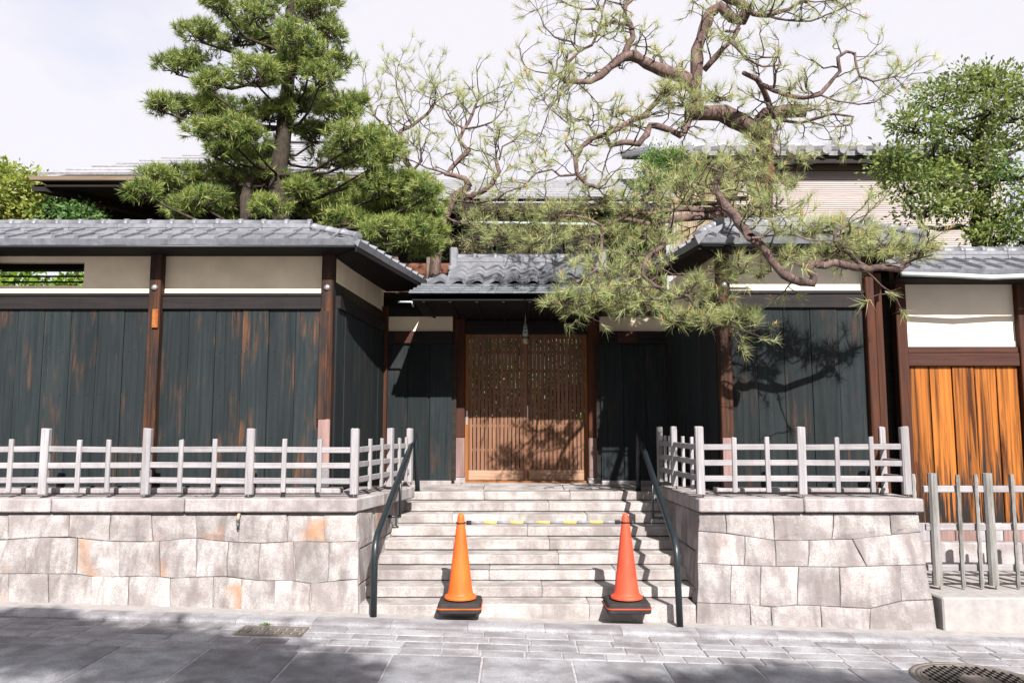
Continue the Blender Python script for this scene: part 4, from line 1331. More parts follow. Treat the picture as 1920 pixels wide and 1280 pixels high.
# ------------------------------------------------------------------ background houses
def house_roof_strips(parent, A, B, C_, D, n, mat, name='roof_tile', step=.03, lipd=.05):
    """roof slope A-B (eave) to D-C (ridge) as overlapping courses"""
    A, B, C_, D = map(V, (A, B, C_, D))
    nrm = (B - A).cross(D - A).normalized()
    if nrm.z < 0: nrm = -nrm
    for k in range(n):
        t0, t1 = k / n, (k + 1) / n
        a, b = A.lerp(D, t0), B.lerp(C_, t0)
        d, c = A.lerp(D, t1), B.lerp(C_, t1)
        MB().hexa([a, b, c, d, a + nrm * (step + .01), b + nrm * (step + .01), c + nrm * .012, d + nrm * .012]).build(name, mat, parent)

# left rear house
H1 = thing('rear_house', (-5.0, 14, .88), 'low dark house with wide overhanging eave behind the black pine', 'house')
e0, e1 = at(55, 333, 12.0), at(690, 333, 12.0)
ez1 = e0.z
MB().hexa([(e0.x, 12.0, ez1 - .045), (e1.x, 12.0, ez1 - .045), (e1.x, 12.06, ez1 - .045), (e0.x, 12.06, ez1 - .045), (e0.x, 12.0, ez1 + .03), (e1.x, 12.0, ez1 + .03), (e1.x, 12.06, ez1 + .03), (e0.x, 12.06, ez1 + .03)], .01).build('fascia', 'fascia', H1)
r0 = V((e0.x + 2.6, 16.6, ez1 + 2.15)); r1 = V((e1.x, 16.6, ez1 + 2.15))
roof1 = MB().add([(e0.x + .05, 12.06, ez1), (e1.x, 12.06, ez1), r1, r0, (e0.x + .05, 20, ez1)], [(0, 1, 2, 3), (4, 0, 3)]).build('roof', 'house_dark', H1)
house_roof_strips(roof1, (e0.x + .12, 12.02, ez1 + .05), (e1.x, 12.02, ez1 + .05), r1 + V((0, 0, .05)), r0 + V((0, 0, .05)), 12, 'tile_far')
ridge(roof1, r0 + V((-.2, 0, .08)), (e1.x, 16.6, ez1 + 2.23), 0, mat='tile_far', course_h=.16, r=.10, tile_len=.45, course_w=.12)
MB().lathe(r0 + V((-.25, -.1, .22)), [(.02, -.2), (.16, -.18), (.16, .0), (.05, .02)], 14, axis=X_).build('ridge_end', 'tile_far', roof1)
for i in range(3):
    xx = e0.x + .03 + i * .0
MB().hexa([(e0.x + .06, 12.05, ez1 - .13), (e1.x, 12.05, ez1 - .13), (e1.x, 14.0, ez1 - .05), (e0.x + 1.5, 14.0, ez1 - .05), (e0.x + .06, 12.05, ez1 - .10), (e1.x, 12.05, ez1 - .10), (e1.x, 14.0, ez1 - .02), (e0.x + 1.5, 14.0, ez1 - .02)]).build('soffit', 'house_dark', H1)
MB().hexa([(e0.x + .02, 12.05, ez1 - .20), (e0.x + .22, 12.05, ez1 - .20), (e0.x + 1.7, 14.0, ez1 - .25), (e0.x + 1.5, 14.0, ez1 - .25), (e0.x + .02, 12.05, ez1 - .10), (e0.x + .22, 12.05, ez1 - .10), (e0.x + 1.7, 14.0, ez1 - .05), (e0.x + 1.5, 14.0, ez1 - .05)]).build('hip_rafter', 'house_dark', H1)
hx0 = at(190, 380, 13.8).x
MB().box(hx0, -2.0, 13.8, 14.0, 3.6, ez1 + .05).build('upper_wall', 'house_dark', H1)
MB().box(hx0, -2.0, 13.75, 14.0, .88, 3.6).build('wall', 'house_wall', H1)
wpane = at(207, 381, 13.77); 
MB().box(wpane.x - .25, wpane.x + 1.2, 13.72, 13.79, 4.55, 5.05, .01).build('window_frame', 'house_dark', H1)
MB().box(wpane.x - .10, wpane.x + .02, 13.70, 13.72, 4.72, 4.84).build('window_light', 'pipe_white', H1)
for i in range(2):
    MB().box(wpane.x + .12, wpane.x + .9, 13.70, 13.72, 4.70 + .06 * i, 4.715 + .06 * i).build('window_bar', 'pipe_white', H1)

# centre rear house behind the gate
H2 = thing('rear_house', (0, 13.2, .88), 'low house with reddish boards and pale roof behind the gate', 'house')
yh = 13.0
z_ev = at(0, 378, 12.2).z
MB().add([(-3.2, 12.2, z_ev), (2.6, 12.2, z_ev), (2.6, 15.5, z_ev + 1.35), (-3.2, 15.5, z_ev + 1.35)], [(0, 1, 2, 3), (3, 2, 1, 0)]).build('roof', 'house_dark', H2)
r2 = H2.children[-1] if len(H2.children) else H2
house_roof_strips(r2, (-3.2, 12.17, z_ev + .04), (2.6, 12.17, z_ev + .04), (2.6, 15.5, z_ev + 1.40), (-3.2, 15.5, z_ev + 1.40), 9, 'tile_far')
MB().box(-3.15, 2.55, 12.2, 13.0, z_ev - .12, z_ev - .02).build('soffit', 'house_dark', H2)
MB().tube([at(850, 417, 12.1), at(1000, 419, 12.1), at(1120, 421, 12.1)], .025, 8).build('gutter', 'pipe_white', H2)
MB().box(-3.1, 2.5, yh + .05, yh + .2, .88, z_ev).build('wall', 'house_dark', H2)
zl = 1.0
for i in range(16):
    za = 1.2 + i * .19
    MB().box(-3.1, -.95, yh - .012 + U(-.004, .004), yh + .045, za + .003, za + .185, .004).build('board', 'house_wall', H2)
    if 2.9 < za < 3.7:
        MB().box(.55, 2.5, yh - .012, yh + .045, za + .003, za + .185, .004).build('board', 'house_wall', H2)
for px in (700, 742, 806):
    c_ = at(px, 460, yh); MB().box(c_.x - .05, c_.x + .05, yh - .05, yh - .014, .88, z_ev - .13, .006).build('post', 'fascia', H2)
for pa, pb in ((865, 925), (930, 990), (995, 1055), (1060, 1118)):
    xa, xb = at(pa, 450, yh).x, at(pb, 450, yh).x
    za, zb2 = at(0, 480, yh).z, at(0, 430, yh).z
    w_ = MB()
    t_ = .03
    w_.box(xa, xb, yh - .03, yh + .04, zb2, zb2 + t_); w_.box(xa, xb, yh - .03, yh + .04, za - .4, za - .4 + t_)
    w_.box(xa, xa + t_, yh - .03, yh + .04, za - .4 + t_, zb2); w_.box(xb - t_, xb, yh - .03, yh + .04, za - .4 + t_, zb2)
    wo = w_.build('window', 'frame_grey', H2)
    MB().box(xa + t_, xb - t_, yh, yh + .02, za - .4 + t_, zb2).build('pane', 'glass', wo)
    MB().box((xa + xb) / 2 - .012, (xa + xb) / 2 + .012, yh - .02, yh - .001, za - .4 + t_, zb2).build('mullion', 'frame_grey', wo)

# right rear house
H3 = thing('rear_house', (5.0, 13, .8), 'two storey house with round eave tiles and pinkish shingled wall behind the red pine', 'house')
ye = 12.5
za3 = at(0, 294, ye).z
xa3, xb3 = at(1225, 290, ye).x, at(1900, 290, ye).x
slope = V((0, 3.5, 1.15))
roof3 = MB().add([(xa3, ye, za3), (xb3, ye, za3), (xb3, ye + 3.5, za3 + 1.15), (xa3, ye + 3.5, za3 + 1.15)], [(0, 1, 2, 3), (3, 2, 1, 0)]).build('roof', 'house_dark', H3)
S3 = slope.normalized()
n3 = V((0, -S3.z, S3.y))
ncol3 = 21
w3 = (xb3 - xa3) / ncol3
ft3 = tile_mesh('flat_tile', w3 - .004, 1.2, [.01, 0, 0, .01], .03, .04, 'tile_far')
vs, fs = [], []
m = 8
for yy in (-.03, 1.2):
    for j in range(m):
        a = 2 * pi * j / m
        vs.append((.075 * cos(a), yy, .075 * sin(a)))
for j in range(m):
    j2 = (j + 1) % m
    fs.append((j, j2, m + j2, m + j))
fs.append(tuple(reversed(range(m))))
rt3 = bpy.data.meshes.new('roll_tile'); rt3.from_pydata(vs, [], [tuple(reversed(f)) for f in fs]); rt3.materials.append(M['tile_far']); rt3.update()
base = Matrix((X_, S3, n3)).transposed().to_4x4()
for c in range(ncol3):
    for r in range(3):
        mm = base.copy(); mm.translation = V((xa3 + w3 * c, ye - .04, za3 + .03)) + S3 * (1.18 * r) + n3 * (.02)
        place('flat_tile', ft3, mm, roof3)
        mm = base.copy(); mm.translation = V((xa3 + w3 * c, ye - .06, za3 + .05)) + S3 * (1.18 * r) + n3 * (.055)
        place('roll_tile', rt3, mm, roof3)
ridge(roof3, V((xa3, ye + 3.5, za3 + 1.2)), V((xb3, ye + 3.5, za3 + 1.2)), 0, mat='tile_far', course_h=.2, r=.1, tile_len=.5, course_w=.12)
# gable end ornament at the left end
c_ = at(1228, 285, ye); 
MB().lathe(c_ + V((.0, 0, .02)), [(.0, 0), (.09, .02), (.10, .10), (.05, .16), (.03, .24), (.0, .27)], 10).build('ridge_end', 'tile_far', roof3)
MB().tube([at(1225, 283, ye - .1), at(1250, 279, ye - .1), at(1300, 277, ye + .2)], [.07, .06, .05], 8).build('barge_tile', 'tile_far', roof3)
c_ = at(1567, 270, ye + 1.8)
MB().lathe(c_ + V((0, 0, -.12)), [(.02, 0), (.02, .10), (.05, .14), (.02, .18), (.015, .24), (0, .26)], 8).build('roof_fitting', 'tile_far', roof3)
MB().box(xa3 + .02, xb3, ye + .02, ye + .05, za3 - .10, za3 - .005, .004).build('fascia', 'house_dark', H3)
MB().box(xa3 + .3, xb3, ye + .055, ye + .9, za3 - .06, za3 - .02).build('soffit', 'house_dark', H3)
ywall = ye + .30
ztop = at(0, 318, ywall).z
MB().box(xa3 + .5, xb3, ywall, ywall + .1, ztop, za3 - .06).build('upper_wall', 'house_dark', H3)
MB().box(xa3 + .5, xb3, ywall - .05, ywall + .02, ztop - .02, ztop + .10, .008).build('beam', 'fascia', H3)
rows = 72
zlo = 3.2
for i in range(rows):
    z0_, z1_2 = zlo + (ztop - .03 - zlo) * i / rows, zlo + (ztop - .03 - zlo) * (i + 1) / rows
    MB().hexa([(xa3 + .5, ywall - .012, z0_), (xb3, ywall - .012, z0_), (xb3, ywall + .05, z0_), (xa3 + .5, ywall + .05, z0_),
               (xa3 + .5, ywall - .005, z1_2 - .002), (xb3, ywall - .005, z1_2 - .002), (xb3, ywall + .05, z1_2 - .002), (xa3 + .5, ywall + .05, z1_2 - .002)]).build('shingle_board', 'pinkwall', H3)
MB().box(xa3 + .5, xb3, ywall - .03, ywall + .05, .8, zlo).build('lower_wall', 'house_dark', H3)
# bamboo screen in front of its left part
bs = thing('bamboo_screen', at(1300, 400, 11.6), 'upright bamboo screen half hidden among the pine branches', 'bamboo screen')
for i in range(34):
    px = 1262 + i * 3.6
    b0 = at(px, 420, 11.6)
    MB().tube([(b0.x, 11.6, 1.2), (b0.x + U(-.01, .01), 11.6, at(0, 335, 11.6).z + U(-.03, .03))], .012, 5).build('cane', 'bamboo', bs)
# ------------------------------------------------------------------ vegetation
def unit(a):
    return a / np.maximum(np.linalg.norm(a, axis=1, keepdims=True), 1e-9)

def needles(tips, dirs, n, L, w, spread, back=.06):
    """n thin needles round each tip, fanned about its direction; one triangle each"""
    tips = np.asarray(tips, float); dirs = unit(np.asarray(dirs, float))
    T = np.repeat(tips, n, 0); D = np.repeat(dirs, n, 0)
    m = len(T)
    s = rng.uniform(-back, .01, (m, 1))
    P = T + D * s
    nd = unit(D * rng.uniform(.35, 1.0, (m, 1)) + unit(rng.normal(size=(m, 3))) * spread)
    ln = L * rng.uniform(.65, 1.1, (m, 1))
    side = unit(np.cross(nd, rng.normal(size=(m, 3)))) * (w / 2)
    tip = P + nd * ln
    tip[:, 2] -= .10 * ln[:, 0] * rng.uniform(0, 1, m)
    out = np.stack([P - side, P + side, tip], 1)
    return out.reshape(-1, 3)

def wig_path(p, d, L, r0, r1, n, wig, up=0.0):
    pts, rads = [p.copy()], [r0]
    d = d.normalized()
    for i in range(n):
        d = (d + V((random.gauss(0, wig), random.gauss(0, wig), random.gauss(0, wig) + up))).normalized()
        p = p + d * (L / n)
        pts.append(p.copy()); rads.append(r0 + (r1 - r0) * (i + 1) / n)
    return pts, rads, d

def twigs(mb, tips, p, d, L, r, depth, wig=.35, up=.10, kids=(2, 3)):
    pts, rads, d2 = wig_path(p, d, L, r, r * .55, 4, wig, up)
    mb.tube(pts, rads, 4 if r < .012 else 5, caps=False)
    if depth <= 0:
        tips.append((pts[-1], d2))
        return
    for k in range(random.randint(*kids)):
        t = random.choice(pts[2:])
        dd = (d2 + V((random.gauss(0, .8), random.gauss(0, .8), random.gauss(0, .6) + up))).normalized()
        twigs(mb, tips, t, dd, L * U(.5, .8), r * .6, depth - 1, wig, up, kids)
    tips.append((pts[-1], d2))

# ---------- black pine with clipped pads (left)
BP = thing('black_pine', (at(530, 400, 9.3).x, 9.3, .88), 'tall clipped black pine with dense dark green pads above the left roof', 'pine tree')
tr = [(530, 430, 9.3), (524, 380, 9.3), (518, 330, 9.35), (528, 285, 9.3), (533, 240, 9.3), (536, 200, 9.35), (541, 150, 9.3), (545, 105, 9.35), (538, 60, 9.3), (545, 10, 9.3), (540, -60, 9.3)]
trp = [V((at(530, 430, 9.3).x, 9.3, .88))] + [at(*t) for t in tr]
MB().tube(trp, [.13, .12, .115, .11, .10, .095, .085, .075, .066, .055, .045, .03], 9).build('trunk', 'bark_dark', BP)
t2 = [(463, 450, 9.1), (461, 400, 9.1), (460, 372, 9.12), (466, 345, 9.15), (480, 325, 9.2), (505, 310, 9.25)]
MB().tube([V((at(463, 450, 9.1).x, 9.1, .88))] + [at(*t) for t in t2], [.085, .075, .07, .065, .055, .05, .04], 8).build('limb', 'bark_dark', BP)
pads = [(420, 10, 50, 26), (480, 25, 60, 34), (585, 20, 62, 36), (540, -15, 60, 30), (375, 65, 42, 24), (440, 70, 60, 30), (505, 85, 55, 28), (610, 62, 48, 28), (560, 70, 45, 26), (628, 118, 32, 22),
        (330, 128, 42, 20), (372, 118, 40, 22), (395, 158, 36, 24), (480, 140, 62, 30), (545, 130, 50, 26), (582, 110, 48, 30), (600, 145, 45, 25),
        (305, 200, 30, 16), (345, 208, 42, 22), (395, 205, 45, 22), (440, 218, 60, 30), (505, 215, 55, 26), (555, 200, 50, 26), (600, 190, 45, 22), (640, 215, 45, 26), (668, 200, 30, 18),
        (385, 250, 34, 18), (430, 250, 50, 22), (470, 255, 40, 22), (590, 255, 40, 22), (655, 265, 55, 26), (705, 270, 40, 24), (735, 285, 30, 18),
        (410, 285, 40, 20), (460, 290, 55, 24), (510, 295, 48, 22), (620, 300, 55, 26), (690, 305, 48, 24),
        (300, 335, 34, 18), (358, 330, 45, 20), (268, 358, 32, 14), (320, 362, 50, 22), (375, 372, 46, 22), (440, 330, 55, 22), (500, 335, 45, 20), (345, 392, 45, 14), (430, 392, 40, 16), (500, 390, 35, 14),
        (560, 360, 34, 18), (610, 362, 60, 26), (660, 375, 52, 26), (712, 350, 50, 24), (590, 395, 45, 18), (770, 345, 42, 18), (745, 372, 52, 22), (800, 365, 36, 16),
        (695, 400, 55, 24), (650, 412, 42, 18), (745, 405, 52, 20), (800, 398, 40, 18), (720, 432, 50, 20), (770, 435, 45, 18), (815, 440, 36, 14), (688, 445, 40, 16), (750, 462, 50, 18), (796, 466, 34, 14)]
mb_tw = MB()
tipsP, tipsD = [], []
trunk_pts = [at(*t) for t in tr]
for cx, cy, rx, ry in pads:
    base_d = 9.3 if cx < 640 else 9.15
    Yp = base_d + U(-.75, .75)
    C = at(cx, cy, Yp)
    k = Yp / F
    ax, az = rx * k * .98, ry * k * 1.15
    ay = ax * .8
    # branch from the trunk to the pad
    s = min(trunk_pts, key=lambda q: (q - C).length + .8 * abs(q.z - (C.z - .25)))
    mid = s.lerp(C, .55) + V((U(-.08, .08), U(-.08, .08), -.12 - .1 * (C - s).length * .3))
    q1 = s.lerp(mid, .5) + V((U(-.05, .05), U(-.05, .05), U(-.06, .03)))
    under = C + V((0, 0, -az * .55))
    dist = (C - s).length
    MB().tube([s, q1, mid, under], [.014 + .010 * dist, .012 + .008 * dist, .011 + .005 * dist, .010], 6, caps=False).build('limb', 'bark_dark', BP)
    nc_ = max(5, int(4 + 60 * ax * ax + 14 * ax))
    cu = unit(rng.normal(size=(nc_, 3))) * rng.uniform(.45, 1.0, (nc_, 1))
    cu[:, 2] = np.where(cu[:, 2] < -.35, -cu[:, 2], cu[:, 2])
    cc = np.array(C) + cu * np.array([ax * .92, ay * .92, az * .85])
    per_ = 13
    u = unit(rng.normal(size=(nc_ * per_, 3)) + np.array([0, 0, .45]))
    cr_ = np.repeat(rng.uniform(.075, .135, (nc_, 1)), per_, 0)
    P = np.repeat(cc, per_, 0) + u * cr_ * np.array([1.1, 1.0, .85])
    Dd = u + np.array([0, -.05, .45])
    nt_ = len(P)
    tipsP.append(P); tipsD.append(Dd)
    for i in rng.choice(nt_, size=min(nt_, 16), replace=False):
        e = V(P[i]); s2 = under + V((U(-.3, .3) * ax, U(-.3, .3) * ay, U(-.1, .3) * az))
        m2 = s2.lerp(e, .5) + V((U(-.03, .03), U(-.03, .03), U(-.04, .01)))
        mb_tw.tube([s2, m2, e], [.009, .007, .004], 4, caps=False)
mb_tw.build('twigs', 'bark_twig', BP, 'stuff')
tP, tD = np.concatenate(tipsP), np.concatenate(tipsD)
tri_mesh('crown', needles(tP, tD, 20, .095, .0088, .62), 'needle_dark', BP)
print('black pine tufts', len(tP))

# ---------- pines with long fine needles: limbs traced, twigs grown from them
def pine(root, limbs, trunk_mat, limb_mat, twig_step, tufts, needle_n, needle_L, needle_w, candle=.25, twig_len=(.22, .5), dens=1.0, tuft_n=26, bare=.0):
    mb_t = MB(); tips = []
    for spec in limbs:
        name, pts, r0, r1, tw = spec
        P = [p if isinstance(p, Vector) else at(*p) for p in pts]
        # smooth the traced line a little with midpoints and kinks
        Q, m = [], len(P)
        for i in range(m - 1):
            Q.append(P[i]); mid = P[i].lerp(P[i + 1], .5)
            L = (P[i + 1] - P[i]).length
            Q.append(mid + V((U(-1, 1), U(-1, 1), U(-1, 1))) * L * .045)
        Q.append(P[-1])
        R = [(r0 + (r1 - r0) * i / (len(Q) - 1)) * U(.85, 1.12)  for i in range(len(Q))]
        MB().tube(Q, R, 8 if r0 > .03 else 6).build(name, trunk_mat if name == 'trunk' else limb_mat, root)
        if tw <= 0: continue
        acc = 0
        for i in range(len(Q) - 1):
            seg = Q[i + 1] - Q[i]
            acc += seg.length * tw * dens
            while acc > twig_step:
                acc -= twig_step
                p = Q[i].lerp(Q[i + 1], random.random())
                d = seg.normalized() * .5 + V((random.gauss(0, .9), random.gauss(0, .8), random.gauss(0, .6) + .25))
                twigs(mb_t, tips, p, d.normalized(), U(*twig_len), min(.010, R[i] * .5), 1, .32, .06)
        dd = (Q[-1] - Q[-2]).normalized()
        for j in range(3):
            twigs(mb_t, tips, Q[-1], (dd + V((random.gauss(0, .5), random.gauss(0, .4), random.gauss(0, .4)))).normalized(), U(*twig_len), min(.009, r1 * .7), 1, .32, .05)
    tw_P = [np.array(p) for p, d in tips]; tw_D = [np.array(d) + np.array([0, 0, .3]) for p, d in tips]
    fine = needles(tw_P, tw_D, needle_n, needle_L, needle_w, .55)
    # dense tufts: (px, py, Y, rx, ry, count)
    pP, pD = [], []
    for (cx, cy, Y, rx, ry, cnt) in tufts:
        cnt = int(cnt * .60)
        if Y < 6.81 and cx > 1400: Y -= .30
        k = Y / F
        C = at(cx, cy, Y)
        u = unit(rng.normal(size=(cnt, 3))) * rng.uniform(.2, 1, (cnt, 1)) ** .5
        P = np.array(C) + u * np.array([rx * k, max(.10, rx * k * .55), ry * k])
        pP.append(P); pD.append(u * .8 + np.array([0, -.1, .55]) + rng.normal(size=(cnt, 3)) * .3)
        for i in range(min(cnt, 14)):
            e = V(P[i]); s2 = C + V((U(-.25, .25) * rx * k, 0, -ry * k * U(.1, .6)))
            m2 = s2.lerp(e, .5) + V((U(-.03, .03), U(-.03, .03), -.03))
            mb_t.tube([s2, m2, e], [.007, .006, .004], 4, caps=False)
    parts = [fine]
    if pP:
        pP, pD = np.concatenate(pP), np.concatenate(pD)
        parts.append(needles(pP, pD, tuft_n, needle_L * 1.05, needle_w, .60))
    mb_t.build('twigs', 'bark_twig', root, 'stuff')
    tri_mesh('crown', np.concatenate(parts), 'needle_pale', root)
    mc = MB()
    allp = [(V(p), V(d)) for p, d in zip(tw_P, tw_D)] + ([(V(p), V(d)) for p, d in zip(pP, pD)] if len(pP) else [])
    for p, d in allp:
        if random.random() < candle:
            for q in range(random.randint(1, 2)):
                dd = (d.normalized() * .5 + V((U(-.25, .25), U(-.25, .25), .9))).normalized()
                p2 = p + V((U(-.01, .01), U(-.01, .01), 0))
                L = U(.03, .06)
                mc.tube([p2, p2 + dd * L * .55, p2 + dd * L], [.0050, .0062, .0022], 4, caps=False)
    mc.build('candles', 'candle', root, 'stuff')
    return len(tips)

# big red pine (right of centre)
RP = thing('red_pine', V((at(1428, 420, 9.0).x, 9.0, .88)), 'big red pine with twisted bare limbs and pale needles reaching over the gate', 'pine tree')
Yt = 9.0
limbs = [
    ('trunk', [V((at(1428, 420, 9.0).x, 9.0, .88)), (1428, 420, 9.0), (1428, 353, 9.0), (1434, 300, 9.0), (1432, 255, 8.95), (1425, 232, 8.9)], .13, .105, 0),
    ('limb', [(1432, 260, 8.95), (1395, 232, 8.7), (1355, 212, 8.5), (1320, 212, 8.3), (1290, 215, 8.2)], .115, .080, .4),
    ('limb', [(1415, 240, 8.9), (1436, 214, 8.85), (1470, 209, 8.8), (1512, 209, 8.75)], .075, .068, .1),
    ('limb', [(1308, 210, 8.3), (1303, 175, 8.25), (1306, 134, 8.2), (1306, 94, 8.2), (1319, 56, 8.2), (1331, 25, 8.2), (1350, 12, 8.15), (1372, 34, 8.1), (1392, 38, 8.1), (1402, 16, 8.1), (1385, 2, 8.1), (1350, -14, 8.1)], .070, .055, .35),
    ('limb', [(1320, 132, 8.2), (1345, 104, 8.1), (1366, 82, 8.1), (1385, 52, 8.1)], .032, .024, .6),
    ('limb', [(1394, 12, 8.1), (1412, 26, 8.0), (1440, 30, 7.95), (1480, 18, 7.9), (1510, 2, 7.9)], .030, .016, 1.0),
    ('limb', [(1440, 30, 7.95), (1475, 38, 7.9), (1520, 40, 7.8), (1550, 28, 7.8), (1590, 10, 7.7)], .014, .006, 1.0),
    ('limb', [(1306, 165, 8.25), (1280, 145, 8.2), (1245, 133, 8.1), (1212, 119, 8.05), (1188, 104, 8.0), (1168, 107, 8.0), (1144, 125, 7.95), (1126, 142, 7.9), (1108, 153, 7.9), (1079, 153, 7.85), (1061, 154, 7.8), (1040, 138, 7.8)], .082, .014, .8),
    ('limb', [(1170, 104, 8.0), (1180, 80, 8.0), (1187, 70, 8.0), (1183, 47, 8.0), (1170, 30, 8.0), (1174, 9, 8.0), (1195, -10, 8.0)], .036, .020, .9),
    ('limb', [(1183, 47, 8.0), (1150, 40, 7.9), (1125, 50, 7.9), (1110, 85, 7.85), (1085, 98, 7.8), (1062, 118, 7.8), (1052, 145, 7.8)], .018, .010, 1.0),
    ('limb', [(1125, 50, 7.9), (1130, 20, 7.9), (1138, -5, 7.9)], .014, .009, 1.0),
    ('limb', [(1085, 98, 7.8), (1070, 78, 7.8), (1040, 70, 7.75), (1020, 50, 7.7), (1008, 20, 7.7)], .010, .005, 1.1),
    ('limb', [(1130, 20, 7.9), (1090, 18, 7.85), (1055, 5, 7.8)], .012, .007, 1.0),
    ('limb', [(1290, 214, 8.2), (1288, 237, 8.1), (1275, 254, 8.1), (1245, 240, 8.0), (1219, 235, 8.0), (1213, 252, 7.95), (1198, 270, 7.9), (1168, 267, 7.9), (1144, 273, 7.85), (1136, 252, 7.8), (1108, 261, 7.8), (1091, 275, 7.8), (1079, 297, 7.75), (1082, 327, 7.7), (1100, 346, 7.7), (1122, 353, 7.7)], .040, .018, .9),
    ('limb', [(1135, 252, 7.8), (1174, 232, 7.9), (1209, 217, 8.0), (1233, 190, 8.1), (1252, 160, 8.15)], .026, .030, .9),
    ('limb', [(1082, 327, 7.7), (1050, 330, 7.65), (1035, 318, 7.6), (1005, 325, 7.6), (985, 345, 7.55)], .014, .007, 1.1),
    ('limb', [(1079, 297, 7.75), (1060, 270, 7.7), (1070, 235, 7.7), (1045, 215, 7.65), (1020, 190, 7.6)], .011, .005, 1.2),
    ('limb', [(1079, 153, 7.85), (1050, 180, 7.8), (1030, 205, 7.75), (1015, 250, 7.7)], .010, .005, 1.2),
    ('limb', [(1394, 137, 8.0), (1419, 148, 8.2), (1432, 170, 8.4), (1444, 203, 8.7)], .026, .034, .7),
    ('limb', [(1425, 158, 8.2), (1450, 170, 8.0), (1472, 178, 7.9), (1506, 184, 7.85), (1537, 178, 7.8), (1556, 156, 7.8), (1575, 134, 7.75), (1571, 108, 7.7), (1587, 97, 7.7), (1603, 100, 7.7), (1606, 125, 7.7), (1612, 144, 7.65), (1637, 153, 7.6), (1676, 144, 7.6)], .027, .009, .75),
    ('limb', [(1440, 190, 8.6), (1444, 205, 8.4), (1462, 225, 8.2), (1500, 231, 8.0), (1531, 222, 7.9), (1556, 214, 7.8), (1581, 216, 7.8), (1600, 219, 7.75), (1597, 231, 7.7), (1578, 237, 7.7)], .022, .007, .7),
    ('limb', [(1537, 178, 7.8), (1570, 190, 7.7), (1610, 196, 7.6), (1640, 192, 7.5), (1670, 172, 7.5)], .010, .005, 1.0),
    ('limb', [(1375, 60, 8.1), (1350, 60, 8.0), (1400, 110, 8.0), (1430, 125, 7.9), (1465, 122, 7.9), (1460, 108, 7.9), (1430, 108, 7.9)], .014, .010, .7),
    ('limb', [(1462, 225, 8.2), (1455, 250, 8.0), (1448, 275, 7.9), (1460, 295, 7.8)], .014, .008, .8),
    # lower limbs behind and above the right roof
    ('limb', [(1428, 395, 9.0), (1385, 402, 8.6), (1340, 405, 8.2), (1313, 405, 8.0), (1287, 408, 7.9), (1257, 411, 7.8), (1221, 421, 7.8)], .055, .030, .5),
    ('limb', [(1420, 385, 9.0), (1355, 391, 8.3), (1316, 394, 8.0), (1257, 394, 7.9), (1221, 401, 7.8), (1190, 396, 7.8)], .034, .018, .7),
    ('limb', [(1400, 372, 8.9), (1358, 374, 8.4), (1346, 382, 8.2), (1287, 382, 8.0), (1257, 379, 7.9), (1245, 370, 7.9), (1221, 361, 7.8), (1203, 368, 7.8), (1215, 382, 7.8)], .030, .014, .7),
    ('limb', [(1425, 330, 9.0), (1385, 318, 8.3), (1340, 345, 7.9), (1352, 376, 7.6), (1370, 398, 7.3), (1384, 420, 6.95), (1407, 445, 6.30), (1424, 458, 6.45), (1447, 489, 6.36), (1471, 515, 6.32), (1502, 529, 6.30), (1524, 531, 6.30), (1527, 515, 6.30), (1515, 506, 6.30), (1526, 494, 6.30), (1548, 498, 6.30), (1564, 492, 6.30), (1604, 501, 6.30), (1627, 505, 6.32), (1655, 501, 6.36), (1686, 505, 6.45), (1704, 492, 6.45)], .044, .026, .45),
    ('limb', [(1627, 503, 6.32), (1604, 488, 6.30), (1577, 465, 6.30), (1561, 455, 6.30), (1568, 434, 6.30), (1590, 420, 6.30)], .020, .008, .8),
    ('limb', [(1410, 446, 6.30), (1440, 442, 6.36), (1490, 440, 6.30), (1540, 452, 6.30)], .011, .006, 1.2),
    ('limb', [(1340, 345, 7.9), (1310, 345, 7.8), (1325, 312, 7.8), (1350, 322, 7.8), (1390, 312, 7.8)], .014, .007, 1.0),
    ('limb', [(1260, 411, 7.8), (1252, 440, 7.7), (1242, 462, 7.6), (1221, 474, 7.5), (1210, 489, 7.4), (1206, 518, 7.3), (1221, 530, 7.2), (1242, 542, 7.1), (1269, 551, 7.05), (1293, 557, 7.0), (1301, 572, 6.95), (1322, 590, 6.9), (1343, 604, 6.9), (1356, 611, 6.88)], .028, .009, .5),
    ('limb', [(1206, 518, 7.3), (1170, 535, 7.4), (1130, 560, 7.5), (1085, 575, 7.6)], .013, .006, .9),
    ('limb', [(1225, 495, 7.4), (1262, 515, 7.2), (1300, 515, 7.1), (1335, 512, 7.0)], .009, .005, .6),
    ('limb', [(1221, 421, 7.8), (1170, 410, 7.8), (1130, 425, 7.8), (1095, 408, 7.8), (1050, 405, 7.75)], .022, .010, .9),
    ('limb', [(1130, 425, 7.8), (1128, 470, 7.75), (1125, 500, 7.7), (1090, 525, 7.6)], .018, .010, .7),
]
